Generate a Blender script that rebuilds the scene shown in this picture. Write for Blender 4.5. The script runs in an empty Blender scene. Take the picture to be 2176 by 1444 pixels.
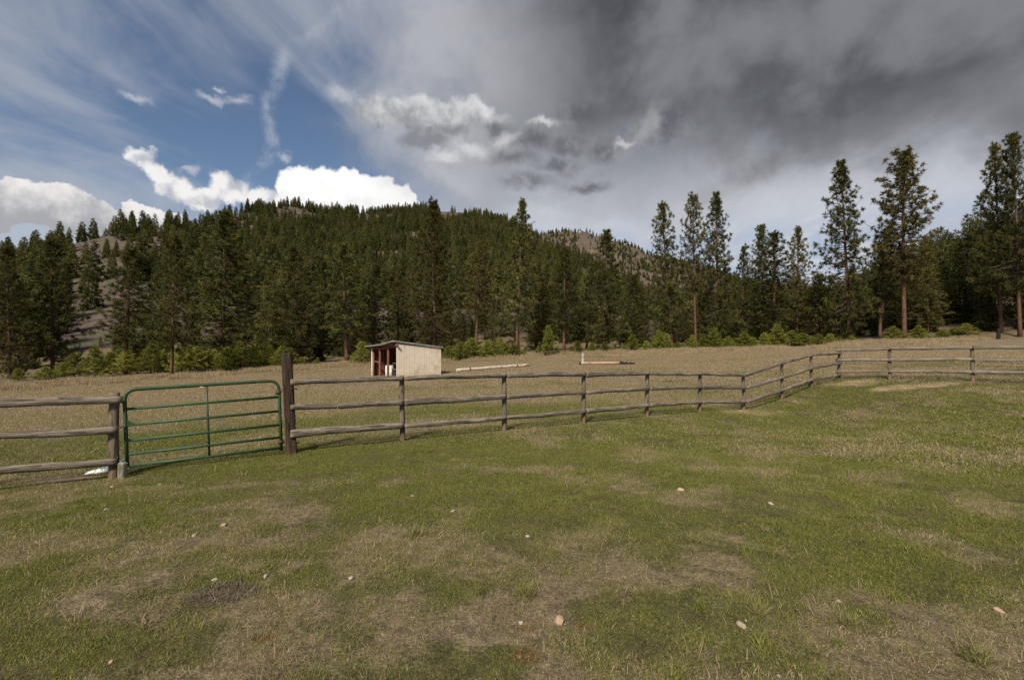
import bpy, math, random
import numpy as np
from mathutils import Vector, Matrix

# ------------------------------------------------------------------ basics
F = 1030.0            # focal length in photograph pixels (2176 wide)
CX, CY = 1088.0, 722.0
CAMZ = 1.7
rad = math.radians
scene = bpy.context.scene
col = scene.collection

# ------------------------------------------------------------------ camera
cam_d = bpy.data.cameras.new('camera')
cam_d.sensor_width = 36.0
cam_d.lens = 36.0 * F / 2176.0
cam_d.clip_start = 0.05
cam_d.clip_end = 6000
cam = bpy.data.objects.new('camera', cam_d)
cam.location = (0, 0, CAMZ)
cam.rotation_euler = (rad(90), 0, 0)
col.objects.link(cam)
scene.camera = cam

# ------------------------------------------------------------------ light, exposure
SUN_AZ, SUN_EL = rad(-158), rad(43)      # azimuth clockwise from +Y (view direction): behind the camera, to the left
vs = scene.view_settings
vs.view_transform = 'Standard'; vs.look = 'None'; vs.gamma = 1.0; vs.exposure = 0.38
vs.use_curve_mapping = False
sd = bpy.data.lights.new('sun', 'SUN')
sd.energy = 5.0; sd.angle = rad(9); sd.color = (1.0, 0.91, 0.75)
sun = bpy.data.objects.new('sun', sd)
to_sun = Vector((math.sin(SUN_AZ) * math.cos(SUN_EL), math.cos(SUN_AZ) * math.cos(SUN_EL), math.sin(SUN_EL)))
sun.rotation_euler = to_sun.to_track_quat('Z', 'Y').to_euler()
sun.location = (0, -20, 40)
col.objects.link(sun)

# ------------------------------------------------------------------ node helpers
class NT:
    def __init__(s, tree): s.t = tree; s.n = tree.nodes; s.l = tree.links
    def node(s, typ, **kw):
        n = s.n.new(typ)
        for k, v in kw.items(): setattr(n, k, v)
        return n
    def put(s, sock, v):
        if v is None: return
        if isinstance(v, bpy.types.NodeSocket): s.l.new(v, sock)
        else:
            try: sock.default_value = v
            except Exception: sock.default_value = (v[0], v[1], v[2], 1.0)
    def m(s, op, a, b=None, c=None, clamp=False):
        n = s.node('ShaderNodeMath', operation=op, use_clamp=clamp)
        for i, v in enumerate((a, b, c)): s.put(n.inputs[i], v) if v is not None else None
        return n.outputs[0]
    def v(s, op, a, b=None, scale=None):
        n = s.node('ShaderNodeVectorMath', operation=op)
        s.put(n.inputs[0], a)
        if b is not None: s.put(n.inputs[1], b)
        if scale is not None: s.put(n.inputs['Scale'], scale)
        return n.outputs['Value'] if op in ('LENGTH', 'DOT_PRODUCT', 'DISTANCE') else n.outputs[0]
    def xyz(s, x, y, z=0.0):
        n = s.node('ShaderNodeCombineXYZ')
        for i, k in enumerate((x, y, z)): s.put(n.inputs[i], k)
        return n.outputs[0]
    def sep(s, v):
        n = s.node('ShaderNodeSeparateXYZ'); s.put(n.inputs[0], v); return n.outputs
    dim = '3D'
    def noise(s, vec, scale, detail=4, rough=0.55, lac=2.0, dist=0.0, color=False):
        n = s.node('ShaderNodeTexNoise', noise_dimensions=s.dim)
        s.put(n.inputs['Vector'], vec)
        n.inputs['Scale'].default_value = scale; n.inputs['Detail'].default_value = detail
        n.inputs['Roughness'].default_value = rough; n.inputs['Lacunarity'].default_value = lac
        n.inputs['Distortion'].default_value = dist
        return n.outputs['Color' if color else 'Fac']
    def step(s, x, a, b, c=0.0, d=1.0, smooth=True):
        n = s.node('ShaderNodeMapRange', clamp=True)
        n.interpolation_type = 'SMOOTHSTEP' if smooth else 'LINEAR'
        for i, k in enumerate((x, a, b, c, d)): s.put(n.inputs[i], k)
        return n.outputs[0]
    def mix(s, f, a, b, blend='MIX'):
        n = s.node('ShaderNodeMix', data_type='RGBA', blend_type=blend)
        s.put(n.inputs[0], f); s.put(n.inputs[6], a); s.put(n.inputs[7], b)
        return n.outputs[2]
    def curve(s, x, x0, x1, pts, y0, y1):
        """piecewise curve through pts [(x, y)]"""
        n = s.node('ShaderNodeFloatCurve')
        t = s.step(x, x0, x1, 0.0, 1.0, smooth=False)
        s.put(n.inputs[1], t)
        c = n.mapping.curves[0]
        q = [((a - x0) / (x1 - x0), (b - y0) / (y1 - y0)) for a, b in pts]
        while len(c.points) < len(q): c.points.new(0.5, 0.5)
        for p, (a, b) in zip(c.points, q): p.location = (a, b); p.handle_type = 'AUTO_CLAMPED'
        n.mapping.update()
        return s.m('MULTIPLY_ADD', n.outputs[0], y1 - y0, y0)
    def attr(s, name, kind='GEOMETRY'):
        n = s.node('ShaderNodeAttribute', attribute_name=name, attribute_type=kind)
        return n.outputs

def ang(px, py):
    """pixel of the photograph -> azimuth, elevation in degrees"""
    a = math.atan((px - CX) / F)
    e = math.atan((CY - py) / F * math.cos(a))
    return math.degrees(a), math.degrees(e)

# ------------------------------------------------------------------ sky
SKY_STRENGTH = 0.070
W = bpy.data.worlds.new('World'); scene.world = W; W.use_nodes = True
W.node_tree.nodes.clear()
def build_sky():
    k = NT(W.node_tree); k.dim = '2D'
    tc = k.node('ShaderNodeTexCoord').outputs['Generated']
    d = k.v('NORMALIZE', tc)
    x, y, z = k.sep(d)
    sky = k.node('ShaderNodeTexSky', sky_type='NISHITA')
    sky.sun_disc = False; sky.sun_elevation = SUN_EL; sky.sun_rotation = SUN_AZ
    sky.altitude = 900; sky.air_density = 1.0; sky.dust_density = 0.6; sky.ozone_density = 1.6
    base = sky.outputs[0]
    D = 57.29578
    A = k.m('MULTIPLY', k.m('ARCTAN2', x, y), D)
    E = k.m('MULTIPLY', k.m('ARCSINE', z), D)
    p = k.xyz(A, E, 0.0)
    zc = k.m('ADD', k.m('MAXIMUM', z, 0.0), 0.14)
    q = k.xyz(k.m('DIVIDE', x, zc), k.m('DIVIDE', y, zc), 0.0)       # flat cloud deck
    # azimuth measured around an axis at 75 deg, free of seams
    hl = k.m('MAXIMUM', k.m('SQRT', k.m('ADD', k.m('MULTIPLY', x, x), k.m('MULTIPLY', y, y))), 1e-4)
    ax = rad(75)
    cd = k.m('DIVIDE', k.m('ADD', k.m('MULTIPLY', x, math.sin(ax)), k.m('MULTIPLY', y, math.cos(ax))), hl)
    B = k.m('SUBTRACT', 75.0, k.m('MULTIPLY', k.m('ARCCOSINE', k.m('MULTIPLY', cd, 0.9999)), D))

    white = (9.3, 9.3, 9.5)
    # --- cirrus: streaks in the deck, running away from the viewer
    def streak(az, sx, sy, sc, det, dist):
        a = rad(az)
        along = k.v('DOT_PRODUCT', q, (math.sin(a), math.cos(a), 0))
        across = k.v('DOT_PRODUCT', q, (math.cos(a), -math.sin(a), 0))
        return k.noise(k.xyz(k.m('MULTIPLY', along, sx), k.m('MULTIPLY', across, sy), 3.1), sc, det, 0.54, 2.1, dist)
    s1 = streak(4, 0.55, 1.15, 1.5, 6, 0.5)
    s2 = streak(10, 0.8, 1.5, 2.8, 6, 0.5)
    s3 = k.noise(q, 0.75, 3, 0.5)
    ci = k.m('ADD', k.m('MULTIPLY', s1, 0.62), k.m('MULTIPLY', s2, 0.38))
    ci = k.step(k.m('ADD', ci, k.m('MULTIPLY', k.m('SUBTRACT', s3, 0.5), 0.55)), 0.34, 0.70)
    cia = k.m('MULTIPLY', ci, 0.74)
    c1 = k.mix(cia, base, (4.6, 4.9, 5.6))
    # --- pale veil low on the sky
    lowv = k.m('MAXIMUM', k.m('MULTIPLY', k.step(E, 17.0, 4.0), k.step(s2, 0.30, 0.62, 0.25, 0.85)), k.m('MULTIPLY', k.step(k.m('ADD', E, k.m('MULTIPLY', A, 0.08)), 11.0, 5.0), 0.92))
    c1 = k.mix(lowv, c1, (5.0, 5.5, 6.4))
    # --- vapour trail
    tr = [ang(*t) for t in ((760, -20), (700, 45), (612, 105), (585, 170), (572, 230), (578, 300), (565, 350), (530, 400))]
    tr = sorted((e, a) for a, e in tr)
    tr = [(0.0, tr[0][1])] + tr + [(60.0, tr[-1][1] + 6)]
    wob = k.noise(p, 0.12, 5, 0.6, color=True)
    pw = k.v('ADD', p, k.v('SCALE', k.v('SUBTRACT', wob, (0.5, 0.5, 0.5)), scale=2.6))
    Aw, Ew, _ = k.sep(pw)
    Ac = k.curve(Ew, 0.0, 60.0, tr, -45.0, 0.0)
    off = k.m('ABSOLUTE', k.m('SUBTRACT', Aw, Ac))
    wid = k.step(E, 16.0, 33.0, 0.85, 1.35)
    trail = k.m('SUBTRACT', 1.0, k.step(k.m('DIVIDE', off, wid), 0.05, 1.25))
    trail = k.m('MULTIPLY', trail, k.step(k.noise(p, 0.30, 6, 0.65), 0.34, 0.66, 0.05, 1.0))
    trail = k.m('MULTIPLY', trail, k.m('MULTIPLY', k.step(E, 13.0, 19.0), k.step(E, 50.0, 36.0)))
    c1 = k.mix(k.m('MULTIPLY', k.m('MULTIPLY', trail, k.step(E, 26.0, 33.0, 1.0, 0.5)), 0.46), c1, (6.3, 6.6, 7.3))

    # --- small fair-weather cumulus and the far towers (ellipses roughened by noise)
    n1 = k.noise(p, 0.10, 2, 0.5, color=True)
    n2 = k.noise(p, 0.42, 6, 0.62, color=True)
    vor = k.node('ShaderNodeTexVoronoi', feature='SMOOTH_F1', voronoi_dimensions='2D'); k.put(vor.inputs['Vector'], k.v('ADD', p, k.v('SCALE', n2, scale=2.0)))
    vor.inputs['Scale'].default_value = 0.55; vor.inputs['Smoothness'].default_value = 0.35
    puff = vor.outputs['Distance']
    warp = k.v('ADD', k.v('SCALE', k.v('SUBTRACT', n1, (0.5, 0.5, 0.5)), scale=2.0),
               k.v('SCALE', k.v('SUBTRACT', n2, (0.5, 0.5, 0.5)), scale=2.3))
    pc = k.v('ADD', p, warp)
    def blob(list_, soft):
        best = None; top = None
        for (cx, cy, rx, ry) in list_:
            a, e = ang(cx, cy); a1, _ = ang(cx + rx, cy); _, e1 = ang(cx, cy - ry)
            dv = k.v('MULTIPLY', k.v('SUBTRACT', pc, (a, e, 0)), (1 / max(a1 - a, .2), 1 / max(e1 - e, .2), 0))
            s_ = k.m('SUBTRACT', 1.0, k.v('LENGTH', dv))
            best = s_ if best is None else k.m('MAXIMUM', best, s_)
        best = k.m('ADD', best, k.m('MULTIPLY', k.m('SUBTRACT', 0.55, puff), 0.16))
        return best, k.step(best, 0.0, soft)
    # bright tower behind the summit
    b1, a1 = blob([(655, 412, 78, 66), (740, 415, 90, 62), (815, 425, 75, 55), (860, 440, 40, 40), (720, 470, 170, 60)], 0.17)
    sh1 = k.step(k.m('ADD', E, k.m('MULTIPLY', k.m('SUBTRACT', k.noise(p, 0.5, 5, 0.6), 0.5), 5.0)), 11.0, 16.5)
    c1 = k.mix(a1, c1, k.mix(sh1, (7.4, 7.5, 7.9), (11.2, 11.1, 11.0)))
    # torn cloud left of it
    b2, a2 = blob([(300, 338, 44, 26), (335, 362, 40, 28), (370, 395, 48, 34), (425, 418, 55, 26), (480, 405, 52, 36), (545, 425, 58, 28)], 0.42)
    sh2 = k.step(k.m('ADD', puff, k.m('MULTIPLY', k.m('SUBTRACT', k.noise(p, 0.35, 4, 0.6), 0.5), 1.2)), 0.85, 0.25)
    c1 = k.mix(k.m('MULTIPLY', a2, 0.96), c1, k.mix(sh2, (5.6, 5.8, 6.4), (10.2, 10.0, 9.8)))
    # left bank, grey underneath
    b3, a3 = blob([(40, 430, 90, 48), (110, 440, 90, 50), (180, 455, 80, 42), (-60, 450, 110, 60), (330, 470, 75, 30), (290, 468, 40, 26)], 0.12)
    t3 = k.m('ADD', k.m('MULTIPLY', A, 0.105), E)
    sh3 = k.step(k.m('ADD', t3, k.m('MULTIPLY', k.m('SUBTRACT', k.noise(p, 0.30, 6, 0.65), 0.5), 6.5)), 5.2, 9.4)
    c1 = k.mix(a3, c1, k.mix(sh3, (4.3, 4.4, 4.7), (9.6, 9.3, 9.1)))
    # shreds
    b4, a4 = blob([(450, 207, 42, 17), (500, 212, 42, 15), (465, 185, 16, 10), (290, 213, 48, 18), (720, 205, 40, 26), (605, 330, 22, 16), (405, 358, 26, 13)], 1.0)
    c1 = k.mix(k.m('MULTIPLY', a4, 0.75), c1, (6.0, 6.2, 6.8))

    # --- the grey deck over the right half
    ca, sa = math.cos(rad(12)), math.sin(rad(12))
    pd = k.xyz(k.m('MULTIPLY', k.v('DOT_PRODUCT', p, (ca, sa, 0)), 0.78), k.v('DOT_PRODUCT', p, (-sa, ca, 0)), 0.0)
    mid = k.noise(k.v('ADD', pd, (7.3, 51.7, 0)), 0.075, 6, 0.52, 2.1, 0.15)
    fine = k.noise(pd, 0.13, 7, 0.56, 2.1, 0.2)
    fine2 = k.noise(k.v('ADD', pd, (31, 5, 0)), 0.06, 5, 0.55, 2.0, 0.2)
    wobA = k.m('MULTIPLY', k.m('SUBTRACT', k.m('ADD', k.m('MULTIPLY', fine, 0.6), k.m('MULTIPLY', fine2, 0.4)), 0.5), 34.0)
    leftedge = k.curve(E, 0.0, 60.0, [(0, 4), (10, -4), (16, -13), (22, -15.5), (30, -16), (36, -15), (60, -20)], -30.0, 10.0)
    veil = k.step(k.m('ADD', k.m('SUBTRACT', B, leftedge), wobA), -8.0, 13.0)
    # gaps of blue in the veil close to the horizon
    gap = k.m('MULTIPLY', k.step(E, 14.5, 8.0), k.step(k.m('ADD', s2, k.m('MULTIPLY', k.m('SUBTRACT', fine, 0.5), 0.6)), 0.42, 0.66, 1.0, 0.2))
    veil = k.m('MULTIPLY', veil, k.m('SUBTRACT', 1.0, k.m('MULTIPLY', gap, 0.85)))
    vcol = k.mix(k.step(k.m('ADD', k.m('MULTIPLY', mid, 0.5), k.m('MULTIPLY', fine, 0.5)), 0.35, 0.66), (3.0, 3.15, 3.5), (5.4, 5.5, 5.9))
    vcol = k.mix(k.m('MULTIPLY', k.step(k.m('ADD', E, k.m('MULTIPLY', k.m('SUBTRACT', fine, 0.5), 14.0)), 18.5, 10.0), 0.8), vcol, (7.4, 7.6, 8.1))
    c2 = k.mix(k.m('MULTIPLY', veil, 0.93), c1, vcol)
    # darker body with a ragged lower edge
    eb = [ang(*t) for t in ((760, 250), (860, 290), (960, 300), (1060, 380), (1180, 375), (1300, 355), (1450, 345), (1600, 325), (1750, 330), (1900, 300), (2050, 285), (2176, 300))]
    edge = k.curve(B, -30.0, 75.0, [(-30, 40), (-20, 33)] + eb + [(60, 13), (75, 11)], 0.0, 45.0)
    wobE = k.m('MULTIPLY', k.m('SUBTRACT', k.m('ADD', k.m('MULTIPLY', fine, 0.65), k.m('MULTIPLY', mid, 0.35)), 0.5), 21.0)
    body = k.step(k.m('ADD', k.m('SUBTRACT', E, edge), wobE), -2.5, 4.5)
    body = k.m('MULTIPLY', body, k.step(k.m('ADD', B, wobA), -15.0, 11.0))
    tone = k.step(k.m('ADD', k.m('MULTIPLY', fine2, 0.4), k.m('ADD', k.m('MULTIPLY', mid, 0.3), k.m('MULTIPLY', fine, 0.3))), 0.38, 0.62)
    deep = k.mix(tone, (0.60, 0.64, 0.74), (2.25, 2.3, 2.5))
    # thinner, brighter towards its lit left margin
    thin = k.step(k.m('ADD', B, k.m('MULTIPLY', wobA, 0.9)), 13.0, -12.0)
    deep = k.mix(k.m('MULTIPLY', thin, 0.85), deep, (4.2, 4.25, 4.5))
    c3 = k.mix(k.m('MULTIPLY', body, 0.94), c2, deep)
    # grey tumbled cumulus at the margin of the deck
    b5, a5 = blob([(800, 235, 60, 40), (870, 235, 75, 42), (950, 255, 60, 38), (900, 290, 60, 30), (1010, 235, 60, 34)], 0.5)
    sh5 = k.step(k.m('ADD', E, k.m('MULTIPLY', k.m('SUBTRACT', k.noise(p, 0.2, 6, 0.62), 0.5), 12.0)), 22.0, 27.5)
    c4 = k.mix(k.m('MULTIPLY', a5, 0.9), c3, k.mix(sh5, (2.6, 2.7, 2.95), (8.2, 8.2, 8.3)))
    b7, a7 = blob([(1060, 258, 46, 22), (1000, 312, 55, 26), (1078, 292, 36, 22), (1150, 262, 40, 16), (940, 330, 50, 18), (1330, 300, 36, 14)], 0.9)
    c4 = k.mix(k.m('MULTIPLY', a7, 0.8), c4, (7.6, 7.6, 7.8))
    b6, a6 = blob([(1060, 270, 60, 36), (1130, 300, 70, 36), (1200, 310, 70, 30), (1090, 335, 70, 26), (1180, 350, 80, 26), (1230, 250, 90, 55), (1290, 320, 80, 40), (1110, 385, 100, 24), (1250, 395, 85, 20), (1400, 270, 110, 60)], 1.1)
    sh6 = k.step(k.noise(p, 0.16, 6, 0.62), 0.42, 0.68)
    c4 = k.mix(k.m('MULTIPLY', a6, 0.85), c4, k.mix(sh6, (1.25, 1.3, 1.5), (4.2, 4.2, 4.4)))

    bg = k.node('ShaderNodeBackground')
    k.put(bg.inputs[0], c4); bg.inputs[1].default_value = SKY_STRENGTH
    out = k.node('ShaderNodeOutputWorld'); k.l.new(bg.outputs[0], out.inputs[0])
build_sky()
scene.cycles.use_denoising = False; scene.cycles.max_bounces = 4; scene.cycles.diffuse_bounces = 2; scene.cycles.transparent_max_bounces = 4
W.cycles.sampling_method = 'MANUAL'; W.cycles.sample_map_resolution = 512

# ------------------------------------------------------------------ object helpers
def thing(name, label, cat, loc=(0, 0, 0), group=None):
    o = bpy.data.objects.new(name, None); col.objects.link(o)
    o.location = loc; o.empty_display_size = 0.3
    return tag(o, label, cat, group)
def tag(o, label=None, cat=None, group=None, kind=None):
    if label: o['label'] = label
    if cat: o['category'] = cat
    if group: o['group'] = group
    if kind: o['kind'] = kind
    return o
def link(name, me, parent=None, loc=None, rot=None, scale=None):
    o = bpy.data.objects.new(name, me); col.objects.link(o)
    if parent is not None: o.parent = parent
    if loc is not None: o.location = loc
    if rot is not None: o.rotation_euler = rot
    if scale is not None: o.scale = scale
    return o
def mesh(name, verts, tris, mats=(), mat_idx=None, attrs=None, smooth=False):
    v = np.asarray(verts, dtype=np.float32); t = np.asarray(tris, dtype=np.int32)
    me = bpy.data.meshes.new(name)
    me.vertices.add(len(v)); me.vertices.foreach_set('co', v.ravel())
    n = t.shape[1]
    me.loops.add(t.size); me.loops.foreach_set('vertex_index', t.ravel())
    me.polygons.add(len(t))
    me.polygons.foreach_set('loop_start', np.arange(0, t.size, n, dtype=np.int32))
    for m_ in mats: me.materials.append(m_)
    if mat_idx is not None: me.polygons.foreach_set('material_index', np.asarray(mat_idx, dtype=np.int32))
    me.polygons.foreach_set('use_smooth', np.full(len(t), bool(smooth)))
    for k_, a in (attrs or {}).items():
        at = me.attributes.new(k_, 'FLOAT', 'POINT'); at.data.foreach_set('value', np.asarray(a, dtype=np.float32))
    me.update(calc_edges=True)
    return me
class Geo:
    """collects triangles"""
    def __init__(s): s.v = []; s.t = []; s.n = 0; s.a = []; s.mi = []
    def add(s, v, t, a=0.5, mi=0):
        v = np.asarray(v, dtype=np.float32); t = np.asarray(t, dtype=np.int32)
        s.v.append(v); s.t.append(t + s.n); s.n += len(v)
        s.a.append(np.broadcast_to(np.asarray(a, dtype=np.float32), (len(v),)))
        s.mi.append(np.full(len(t), mi, dtype=np.int32))
    def mesh(s, name, mats, smooth=False):
        return mesh(name, np.concatenate(s.v), np.concatenate(s.t), mats, np.concatenate(s.mi), {'var': np.concatenate(s.a)}, smooth)
def tube(points, radii, sides=6, cap=True, squash=1.0):
    P = np.asarray(points, dtype=float); n = len(P)
    r = np.broadcast_to(np.asarray(radii, dtype=float), (n,))
    T = np.gradient(P, axis=0); T /= np.linalg.norm(T, axis=1)[:, None] + 1e-9
    ref = np.array([0, 0, 1.0]) if abs(T[0][2]) < 0.8 else np.array([1.0, 0, 0])
    vs_ = []
    a = np.arange(sides) / sides * 2 * math.pi
    for i in range(n):
        u = np.cross(T[i], ref); u /= np.linalg.norm(u) + 1e-9
        w = np.cross(u, T[i])
        vs_.append(P[i] + r[i] * (np.cos(a)[:, None] * u * squash + np.sin(a)[:, None] * w))
    v = np.concatenate(vs_); t = []
    for i in range(n - 1):
        for j in range(sides):
            k_ = (j + 1) % sides
            p0, p1, p2, p3 = i * sides + j, i * sides + k_, (i + 1) * sides + k_, (i + 1) * sides + j
            t += [(p0, p1, p2), (p0, p2, p3)]
    if cap:
        v = np.concatenate([v, P[:1], P[-1:]]); c0, c1 = len(v) - 2, len(v) - 1
        for j in range(sides):
            k_ = (j + 1) % sides
            t += [(c0, k_, j), (c1, (n - 1) * sides + j, (n - 1) * sides + k_)]
    return v, np.array(t)
def box(x0, x1, y0, y1, z0, z1):
    v = [(x, y, z) for z in (z0, z1) for y in (y0, y1) for x in (x0, x1)]
    q = [(0, 2, 3, 1), (4, 5, 7, 6), (0, 1, 5, 4), (2, 6, 7, 3), (0, 4, 6, 2), (1, 3, 7, 5)]
    t = [tt for a, b, c, d in q for tt in ((a, b, c), (a, c, d))]
    return np.array(v, dtype=float), np.array(t)
BOXQ = box(0, 1, 0, 1, 0, 1)[1]

# numpy value noise
def _h(ix, iy, seed):
    n = (ix.astype(np.int64) * 374761393 + iy.astype(np.int64) * 668265263 + seed * 1442695041) & 0xffffffff
    n = ((n ^ (n >> 13)) * 1274126177) & 0xffffffff
    return ((n ^ (n >> 16)) & 0xffff) / 65535.0
def vn(x, y, seed=0):
    x = np.asarray(x, dtype=float); y = np.asarray(y, dtype=float)
    ix = np.floor(x); iy = np.floor(y); fx = x - ix; fy = y - iy
    fx = fx * fx * (3 - 2 * fx); fy = fy * fy * (3 - 2 * fy)
    a = _h(ix, iy, seed); b = _h(ix + 1, iy, seed); c = _h(ix, iy + 1, seed); d = _h(ix + 1, iy + 1, seed)
    return (a * (1 - fx) + b * fx) * (1 - fy) + (c * (1 - fx) + d * fx) * fy
def fbm(x, y, seed=0, oct=4):
    s = 0; w = 0; a = 1.0
    for i in range(oct):
        s = s + a * vn(x * 2 ** i + 17.3 * i, y * 2 ** i - 9.1 * i, seed + i); w += a; a *= 0.5
    return s / w
def sstep(x, a, b):
    t = np.clip((x - a) / (b - a), 0, 1); return t * t * (3 - 2 * t)

# ------------------------------------------------------------------ terrain height
def at(px, py, d):
    """a point seen at a pixel of the photograph, d metres ahead"""
    return Vector(((px - CX) / F * d, d, CAMZ - (py - CY) / F * d))
def zline(px): return 16975.0 / (2600.0 - px)          # the long fence runs along one straight line
FP = [(241, 1012), (615, 963), (855, 936), (1072, 912), (1240, 900), (1375, 887), (1487, 875), (1580, 870), (1661, 849), (1724, 823), (1783, 803)]
ctrl = [at(px, py, zline(px)) for px, py in FP]
corner = at(1783, 803, zline(1783))
RD = np.array([0.71, -0.70]) / np.hypot(0.71, 0.70)
def rpt(s): return (corner.x + RD[0] * s, corner.y + RD[1] * s)
for s_, z_ in ((1.72, 0.10), (4.15, 0.19), (6.6, 0.24), (9.0, 0.26)):
    x_, y_ = rpt(s_); ctrl.append(Vector((x_, y_, z_)))
for t_ in ((0, 805, 55), (0, 830, 38), (364, 801, 50), (650, 779, 60), (842, 800.5, 35), (937, 795.5, 37.3), (791, 800, 38.4), (970, 790, 38.5),
           (1124, 778.5, 42), (1231, 775, 43), (1347, 773.5, 43.5), (1100, 757, 62), (1300, 751, 62), (1500, 745, 62), (1700, 739, 63), (1810, 727.5, 67), (2000, 723, 66),
           (2170, 722, 64), (1900, 882, 13.7), (2080, 862, 13.2), (1700, 905, 13.2), (1400, 806, 24), (1700, 790, 27), (2000, 765, 28), (600, 850, 19), (300, 868, 17)):
    ctrl.append(at(*t_))
for t_ in ((0, 0, 0), (0, 3, 0), (3, 5, -.06), (-3, 4, -.06), (-6, 5, -.2), (6.5, 7, -.12), (0, -15, .15), (-30, -12, -.8), (30, -12, .3), (-50, 15, -2.4), (60, 15, .7),
           (95, 60, 2.2), (-90, 50, -4.0), (-60, 110, -2.8), (0, 110, -.2), (70, 110, 2.2), (0, -70, 1.0), (-90, -50, -1.5), (90, -50, 1.0)):
    ctrl.append(Vector(t_))
C = np.array([[c.x, c.y] for c in ctrl]); CZ = np.array([c.z for c in ctrl])
def _tps(r2): return 0.5 * r2 * np.log(r2 + 1e-9)
_n = len(C)
_K = _tps(((C[:, None] - C[None]) ** 2).sum(-1)) + np.eye(_n) * 0.4
_P = np.c_[np.ones(_n), C]
_M = np.block([[_K, _P], [_P.T, np.zeros((3, 3))]])
_sol = np.linalg.solve(_M, np.r_[CZ, 0, 0, 0])
def near_h(x, y):
    sh = np.shape(x); xy = np.c_[np.ravel(x), np.ravel(y)]
    out = np.empty(len(xy))
    for i in range(0, len(xy), 20000):
        q = xy[i:i + 20000]
        out[i:i + 20000] = _tps(((q[:, None] - C[None]) ** 2).sum(-1)) @ _sol[:_n] + _sol[_n] + q @ _sol[_n + 1:]
    return out.reshape(sh)
RIDGE = np.array([(-700, 640, 240), (-300, 590, 260), (0, 550, 280), (60, 546, 285), (120, 527, 290), (200, 506, 295), (260, 489, 300), (340, 484, 310), (430, 480, 350), (470, 466, 400), (520, 448, 470), (580, 436, 520),
                  (640, 438, 560), (700, 447, 590), (780, 452, 620), (840, 447, 640), (900, 443, 640), (960, 450, 620), (1020, 458, 600), (1080, 474, 560), (1140, 503, 520),
                  (1200, 540, 470), (1300, 590, 400), (1400, 640, 330), (1500, 672, 280), (1650, 690, 230), (1750, 688, 200), (1850, 655, 170), (1950, 602, 160),
                  (2060, 572, 155), (2176, 545, 155), (2400, 500, 160), (2900, 520, 170)], dtype=float)
FAR = np.array([(-700, 640, 1000), (600, 600, 1050), (900, 530, 1100), (1100, 496, 1150), (1140, 494, 1150), (1230, 492, 1120), (1300, 512, 1080), (1380, 538, 1020), (1450, 556, 980), (1560, 588, 940),
                (1650, 603, 900), (1750, 608, 900), (1840, 622, 900), (1950, 640, 900), (2900, 600, 900)], dtype=float)
def _rz(tab):
    a = np.arctan((tab[:, 0] - CX) / F)
    return a, tab[:, 2], CAMZ + (CY - tab[:, 1]) / F * np.cos(a) * tab[:, 2]
RA, RR, RH = _rz(RIDGE); FA, FR, FH = _rz(FAR)
def hill_h(x, y):
    r = np.hypot(x, y); a = np.arctan2(x, y)
    r1 = np.interp(a, RA, RR); h1 = np.interp(a, RA, RH); r2 = np.interp(a, FA, FR); h2 = np.interp(a, FA, FH)
    hb = np.interp(a, [-.8, -.3, 0, .4, .8], [-3.4, -1.9, -.4, .9, 2.0])
    t = np.clip((r - 92) / (r1 - 92), 0, 1)
    up = hb + (h1 - hb) * (0.35 * t + 0.65 * t ** 1.35) 
    t2 = np.clip((r - r1) / np.maximum(r2 - r1, 50), 0, 1.0)
    dip = h1 + (h2 - h1) * t2 - np.sin(np.pi * t2) * (18 + 0.20 * np.abs(h2)) * 1.3
    over = h2 - np.clip(r - r2, 0, 900) * 0.16
    h = np.where(r < r1, up, np.where(r < r2, dip, over))
    amp = np.clip((r - 100) / 250, 0, 1)
    h = h + amp * ((fbm(x / 60, y / 60, 5, 4) - .5) * 14 * np.clip(r / 500, .3, 1.4) + (fbm(x / 14, y / 14, 9, 3) - .5) * 2.0) * np.where(np.abs(r - r1) < 40, .45, 1)
    side = sstep(np.abs(a), 1.15, 2.2)
    return h * (1 - side) + side * np.minimum(hb + 6 * fbm(x / 80, y / 80, 3, 3) - 3, 8)
def H(x, y):
    x = np.asarray(x, dtype=float); y = np.asarray(y, dtype=float)
    r = np.hypot(x, y)
    m = sstep(r, 68, 112)
    n = near_h(np.where(r < 130, x, x * 130 / np.maximum(r, 1)), np.where(r < 130, y, y * 130 / np.maximum(r, 1)))
    b = (fbm(x / 3.1, y / 3.1, 21, 3) - .5) * .10 * sstep(r, 2, 9) * (1 - .5 * m) + (fbm(x / .55, y / .55, 31, 2) - .5) * .045
    return n * (1 - m) + hill_h(x, y) * m + b
def hz(x, y): return float(H(np.array([x]), np.array([y]))[0])

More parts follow.
